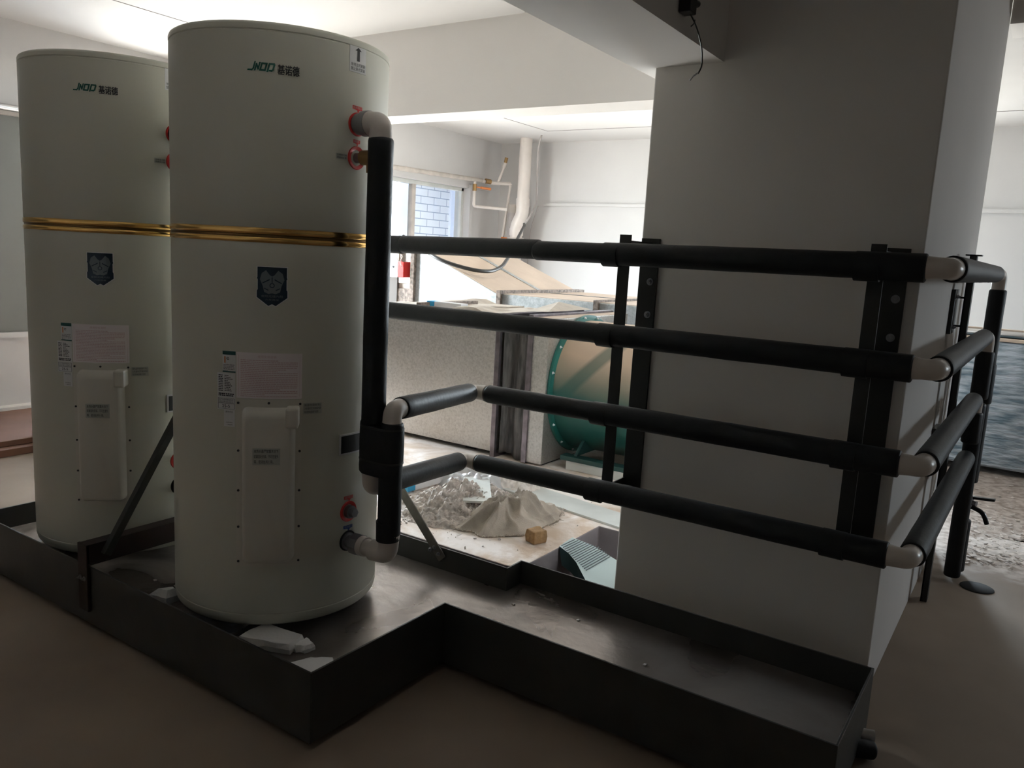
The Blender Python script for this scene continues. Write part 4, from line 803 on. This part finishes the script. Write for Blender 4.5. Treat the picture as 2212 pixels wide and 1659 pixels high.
# air handling unit left of the sloped duct
ah = thing('air_handling_unit', 'beige panelled ventilation unit left of the sloped duct', 'ventilation unit', (-5.5, 6, ZS))
link('casing', box(-5.7, -4.885, 5.72, 6.4, ZS, 1.62), M['box'], ah, bevel=.006)
link('panel', box(-5.30, -4.90, 5.70, 5.72, 1.22, 1.60), M['galv'], ah, bevel=.002); link('panel', box(-5.30, -4.90, 5.70, 5.72, .6, 1.17), M['wood'], ah, bevel=.002)
link('panel', box(-5.62, -5.08, 5.66, 5.72, 1.28, 1.62), M['box'], ah, bevel=.004); link('panel', box(-5.62, -5.12, 5.69, 5.72, .5, 1.27), M['thatch'], ah)
link('corner_post', box(-4.93, -4.885, 5.68, 5.73, ZS, 1.62), M['wood'], ah, bevel=.002)
cb = thing('control_box', 'small white and red control box with loose white wires, on the ventilation unit', 'control box', (-5.0, 5.6, 1.3))
link('housing', box(-5.10, -5.00, 5.56, 5.655, 1.275, 1.42), M['paper'], cb, bevel=.004); link('side_panel', box(-4.998, -4.93, 5.56, 5.655, 1.28, 1.42), M['red'], cb, bevel=.004)
link('switch', tube([(-5.055, 5.56, 1.37), (-5.055, 5.552, 1.37)], .009, 12), M['ink'], cb); link('sticker', box(-5.085, -5.03, 5.5585, 5.56, 1.30, 1.35), M['pillar'], cb)
link('wire', tube(fillet([(-5.03, 5.60, 1.42), (-5.06, 5.59, 1.47), (-5.12, 5.6, 1.45), (-5.13, 5.66, 1.42)], .03, 5), .005, 8), M['white'], cb, smooth=True)
link('wire', tube(fillet([(-4.99, 5.60, 1.42), (-4.98, 5.57, 1.49), (-4.95, 5.57, 1.47), (-4.97, 5.55, 1.42), (-4.94, 5.55, 1.37)], .03, 5), .004, 8), M['flake'], cb, smooth=True)
# dust cloth and things on the front duct
def clothf(u, v):
    x = -4.04+u*.6; y = 4.34+v*.98; f = .022*(.5+.5*math.sin((v*9+u*3)+2*noise.noise(Vector((u*4, v*4, 2)))))*(.4+.6*noise.noise(Vector((u*3, v*2, 8))))
    return (x+.05*noise.noise(Vector((v*3, 0, 1))), y, 1.142+abs(f)+.03*max(0, 1-abs(u-.38)*6)*max(0, v))
single('dust_cloth', closed_heap(clothf, 60, 50, 1.1335), M['cloth'], 'pale wrinkled dust cloth spread over the left half of the front duct', 'cloth', smooth=True)
def clothg(u, v):
    x = -3.42+u*.44; y = 4.34+v*1.0; f = .05*max(0, math.sin((v*1.2+u*1.1)*3.0+.6))*(1-abs(u-.5))
    return (x, y, 1.137+f+.012*noise.noise(Vector((u*5, v*6, 3))))
single('dust_cloth', closed_heap(clothg, 40, 50, 1.1335), M['cloth'], 'folded beige cloth with a soft hump at the right end of the front duct', 'cloth', smooth=True)
cn = thing('carton', 'flat white carton with a blue end on top of the front duct', 'carton', (-3.55, 4.5, 1.134))
link('carton_body', box(-3.62, -3.38, 4.42, 4.50, 1.134, 1.185), M['paper'], cn, bevel=.002); link('blue_end', box(-3.69, -3.621, 4.42, 4.50, 1.134, 1.185), M['cyan'], cn, bevel=.002)
single('cardboard_sheet', J(([(-2.93, 4.55, 1.17), (-2.93, 5.15, 1.17), (-2.72, 5.1, 1.185), (-2.72, 4.5, 1.185), (-2.85, 4.85, 1.235)], [(0, 1, 4), (1, 2, 4), (2, 3, 4), (3, 0, 4), (0, 3, 2, 1)])), M['cloth'], 'tent-folded cardboard sheet on the canvas connector', 'cardboard')

# ================================================================== BACK CORNER: drain pipe, water pipes, cables
dp = thing('drain_pipe', 'thick white drain pipe in the back corner, bending left halfway down', 'pipe', (-6.27, 9.5, 0))
x0 = -6.265
link('upper_pipe', tube([(x0, 9.5, ZC), (x0, 9.5, 2.30)], .085, 32), M['ppr'], dp, smooth='auto')
link('coupling', tube([(x0, 9.5, 2.31), (x0, 9.5, 2.20)], .094, 32), M['ppr'], dp, smooth='auto')
link('bend', tube(fillet([(x0, 9.5, 2.21), (x0, 9.5, 2.10), (x0-.085, 9.5, 1.93), (x0-.085, 9.5, 1.84)], .08, 6), .090, 32), M['ppr'], dp, smooth='auto')
link('coupling', tube([(x0-.085, 9.5, 1.90), (x0-.085, 9.5, 1.80)], .098, 32), M['ppr'], dp, smooth='auto'); link('lower_pipe', tube([(x0-.085, 9.5, 1.82), (x0-.085, 9.5, 0)], .085, 32), M['ppr'], dp, smooth='auto')
link('strap', tube([(x0-.085, 9.5, 1.775), (x0-.085, 9.5, 1.755)], .112, 32), M['trim'], dp, smooth='auto')
g2 = thing('grey_stack_pipe', 'open-topped dirty grey pipe standing left of the white drain pipe', 'pipe', (-6.52, 9.6, 0))
link('pipe', tube([(-6.50, 9.62, 2.22), (-6.50, 9.62, 0)], .072, 28), M['greypipe'], g2, smooth='auto'); link('dirty_rim', tube([(-6.50, 9.62, 2.235), (-6.50, 9.62, 2.12)], .078, 28), M['trim'], g2, smooth='auto')
wp = thing('water_pipe', 'thin dusty water pipe along the top of the window, looping down with two orange-handled valves', 'pipe', (-6.8, 9.3, 2.4))
xw = XL+.12
link('long_run', tube([(xw, 7.2, 2.50), (xw, 9.28, 2.535)], .030, 16), M['trim'], wp, smooth='auto')
link('run', tube([(xw, 9.28, 2.535), (xw+.02, 9.42, 2.52), (xw+.28, 9.6, 2.52)], .024, 16), M['ppr'], wp, smooth='auto')
link('upright', J(tube([(xw+.12, 9.5, 2.52), (xw+.24, 9.5, 2.80)], .018, 14), tube([(xw+.21, 9.5, 2.74), (xw+.235, 9.5, 2.80)], .028, 14)), M['ppr'], wp, smooth='auto')
link('air_vent', tube([(xw+.235, 9.5, 2.80), (xw+.25, 9.5, 2.87)], .024, 10), M['brass'], wp, smooth='auto')
link('drop_leg', tube(fillet([(xw, 9.12, 2.52), (xw, 9.12, 2.17), (xw+.40, 9.36, 2.15)], .03, 5), .021, 14), M['ppr'], wp, smooth='auto')
link('drop_leg', tube(fillet([(xw+.28, 9.6, 2.52), (xw+.27, 9.6, 2.50), (xw+.18, 9.6, 1.75)], .02, 5), .019, 14), M['ppr'], wp, smooth='auto')
link('valve', tube([(xw, 9.12, 2.47), (xw, 9.12, 2.38)], .030, 10), M['brass'], wp, smooth='auto'); link('valve', tube([(xw+.02, 9.34, 2.535), (xw+.05, 9.42, 2.53)], .036, 10), M['brass'], wp, smooth='auto')
link('valve_handle', J(tube([(xw+.03, 9.12, 2.43), (xw+.05, 9.2, 2.43)], .010, 8), tube([(xw+.05, 9.2, 2.43), (xw+.10, 9.36, 2.425)], .018, 10)), M['orange'], wp, smooth='auto')
link('valve_handle', tube([(xw+.18, 9.58, 1.76), (xw+.32, 9.58, 1.755)], .018, 10), M['orange'], wp, smooth='auto')
tag(link('hanging_cable', tube(fillet([(-5.897, 9.3, ZC), (-6.00, 9.4, 2.984), (-6.125, 9.6, 2.81), (-6.15, 9.66, 2.506), (-6.14, 9.66, 2.265), (-6.08, 9.52, 2.212), (-5.93, 9.2, 2.069), (-5.69, 8.7, 1.93)], .15, 6), .012, 8), M['greypipe'], origin=(-5.9, 9.3, 2.0), smooth=True), 'thin grey cable hanging from the ceiling beside the drain pipe', 'cable')
tag(link('wall_cable', tube(fillet([(-6.234, 9.86, 2.24), (-6.307, 9.86, 2.043), (-6.349, 9.86, 1.845), (-6.37, 9.86, 1.0)], .08, 6), .006, 8), M['greypipe'], origin=(-5.9, 9.86, 1.7), smooth=True), 'very thin wire curling down the back wall below the ledge', 'cable')
hz = [(-5.70, 8.7, 1.93), (-5.628, 8.6, 1.908), (-5.057, 7.6, 1.721), (-4.546, 6.7, 1.524), (-4.279, 6.2, 1.424), (-4.185, 5.9, 1.380), (-4.217, 5.72, 1.382), (-4.358, 5.58, 1.421), (-4.511, 5.54, 1.465), (-4.663, 5.58, 1.52), (-5.0, 5.62, 1.65)]
single('black_hose', tube(fillet(hz, .25, 6), .017, 12), M['hose'], 'slack black hose looping over the sloped duct', 'hose', smooth=True)
# left wall pipe
struct('trim_7', box(-6.85, -6.62, YN, 3.9, 0, .012), M['joint'], 'dark strip along the foot of the left wall', 'trim')  # flat dark band on the floor below the kerb
tag(link('wall_pipe', tube([(XL+.10, YN+.1, 2.445), (XL+.10, 3.97, 2.445)], .026, 16), M['chrome'], origin=(XL+.1, 2.9, 2.445), smooth='auto'), 'shiny metal pipe along the high ledge of the left wall', 'pipe')
# dark round opening in the ceiling
o = tag(link('ceiling_opening', lathe([(.001, ZC-.004), (.50, ZC-.004), (.52, ZC-.006), (.54, ZC-.001), (.54, ZC+.001), (.001, ZC+.001)], (-4.73, 7.47, 0), 64), M['hole'], smooth='auto'), 'large round dark opening in the ceiling, mostly hidden by the cross beam', 'opening', kind='structure')

# ================================================================== RIGHT-HAND FAR SIDE
fd = thing('insulated_duct', 'long foil-wrapped duct by the back wall, far right', 'duct', (1.3, 7.8, 0))
link('foil_wrap', box(-.9, 3.6, 7.42, 8.3, .05, 1.085), M['foil'], fd, bevel=.02)
link('dusty_edge', box(-.9, 3.6, 7.40, 7.46, 1.075, 1.10), M['tan'], fd, bevel=.004)
for x in (-.8, 1.2, 3.2): link('foot', box(x-.04, x+.04, 7.5, 8.2, 0, .05), M['blackst'], fd)
rl = thing('pipe_rail', 'dusty metal pipe with a pale strip lying along the top of the foil-wrapped duct', 'pipe', (1.3, 7.6, 1.1))
link('pipe', tube([(-.9, 7.56, 1.125), (3.6, 7.56, 1.125)], .028, 16), M['chrome'], rl, smooth='auto'); link('pale_strip', box(-.9, 3.6, 7.60, 7.66, 1.086, 1.165), M['tan'], rl, bevel=.004)
gs = []
rd = random.Random(8)
for k in range(2600):
    x = rd.uniform(-.3, 2.2); y = 5.0+abs(rd.gauss(0, .85))+.12*math.sin(x*5)
    if y > 7.35: continue
    s = rd.uniform(.006, .022); a = rd.uniform(0, 6.28); c = Vector((x, y, .004+rd.uniform(0, .008))); u = Vector((math.cos(a), math.sin(a), rd.uniform(-.25, .25)))*s; v = Vector((-math.sin(a), math.cos(a), rd.uniform(-.25, .25)))*s*rd.uniform(.3, .9); t_ = Vector((0, 0, .0025))
    V = [tuple(c+p+q) for q in (-t_*.5, t_*.5) for p in (-u, v, u*rd.uniform(.6, 1), -v)]; gs.append((V, [(0, 3, 2, 1), (4, 5, 6, 7), (0, 1, 5, 4), (1, 2, 6, 5), (2, 3, 7, 6), (3, 0, 4, 7)]))
stuff('plaster_flakes', J(*gs), M['flake'], 'pale plaster flakes scattered over the floor right of the pillar', 'debris')
stuff('dust_drift', heap(1.1, 5.35, 1.35, .38, .035, 1.0, 3, .8, seed=4, nu=120, nv=50, z0=0), M['flake'], 'low drift of pale dust on the floor right of the pillar', 'dust', smooth=True)
single('paper_scrap', lump([(-.02, 5.62), (.05, 5.60), (.07, 5.65), (.0, 5.68)], .003, .02, .6, .006, seed=61), M['flake'], 'curled beige scrap on the pale debris, right of the pillar', 'scrap')

# ================================================================== LEFT: cardboard sheets by the wall
cs = thing('cardboard_stack', 'low reddish brown cardboard stack on the floor at the far left', 'cardboard', (-6.1, 2.9, 0))
link('lower_sheet', box(-6.75, -5.72, 1.9, 3.75, 0, .05), M['card'], cs, bevel=.003); link('upper_sheet', box(-6.78, -5.80, 1.85, 3.70, .052, .09), M['card'], cs, bevel=.003)

# ================================================================== BEAM FITTING
jb = thing('junction_box', 'black conduit box with loose wires hanging on the beam side', 'junction box', (-1.12, 2.62, 2.4))
link('conduit', tube([(-1.115, 2.585, 2.75), (-1.115, 2.585, 2.42)], .013, 12), M['black'], jb, smooth='auto')
link('box_body', box(-1.131, -1.09, 2.568, 2.625, 2.355, 2.425), M['black'], jb, bevel=.004); link('cable_gland', tube([(-1.11, 2.62, 2.40), (-1.11, 2.675, 2.405)], .011, 12), M['black'], jb, smooth='auto')
link('loose_wire', tube(fillet([(-1.105, 2.60, 2.36), (-1.10, 2.66, 2.33), (-1.09, 2.70, 2.27), (-1.09, 2.712, 2.215), (-1.10, 2.708, 2.19)], .03, 5), .0025, 8), M['hose'], jb, smooth=True)
link('white_wire_end', tube([(-1.10, 2.708, 2.193), (-1.112, 2.695, 2.18), (-1.12, 2.688, 2.165)], .0028, 8), M['white'], jb, smooth=True)
link('loose_wire', tube(fillet([(-1.10, 2.64, 2.345), (-1.09, 2.61, 2.325), (-1.08, 2.565, 2.305)], .02, 4), .002, 8), M['hose'], jb, smooth=True)

# ================================================================== OUTSIDE THE WINDOW
ob = thing('neighbouring_wall', 'white glazed brick wall between white pillars, outside the corner window', 'building', (-9.5, 11, -3))
link('brick_face', box(-9.6, -9.4, 10.74, 11.80, -3, 6), M['gbrick'], ob)
link('light_block_wing', box(-9.6, -7.2, 7.0, 7.2, -3, 6), M['pillar'], ob)  # added out of view to block light towards the back wall
link('light_block_floor', box(-9.36, -7.2, 7.2, 13.6, -1.2, -1.0), M['rawcon'], ob); link('light_block_slotted', wall_with_holes('x', -9.6, .2, 7.21, 10.40, -3, 6, [(9.80, 10.40, .2, 2.74)]), M['pillar'], ob); link('light_block_side', box(-7.2, -7.0, 10.14, 13.8, -3, 6), M['pillar'], ob); link('light_block_end', box(-9.6, -7.2, 13.6, 13.8, -3, 6), M['pillar'], ob)  # unseen enclosure added to dim the brick; its slot admits some daylight
link('light_block_canopy', box(-9.40, -7.2, 7.2, 13.6, 2.75, 2.95), M['pillar'], ob)  # unseen slab added to shut out the sky over the corner window
link('pillar', box(-9.65, -9.36, 10.40, 10.742, -3, 6), M['pillar'], ob, bevel=.01); link('pillar', box(-9.65, -9.36, 11.798, 13.6, -3, 6), M['pillar'], ob, bevel=.01)
ap = thing('apartment_block', 'distant cream apartment block with rows of blue windows, seen past the mullion', 'building', (-30, 30, -12))
link('facade', box(-36, -30, 20, 34, -12, 25), M['facade'], ap)
for j in range(-4, 9):
    for i in range(6): link('apartment_window', box(-30.05, -29.98, 20.6+i*2.2, 22.0+i*2.2, j*1.9+.2, j*1.9+1.3), M['bluegl'], ap)
for o in bpy.data.objects:
    if '_o' in o: del o['_o']
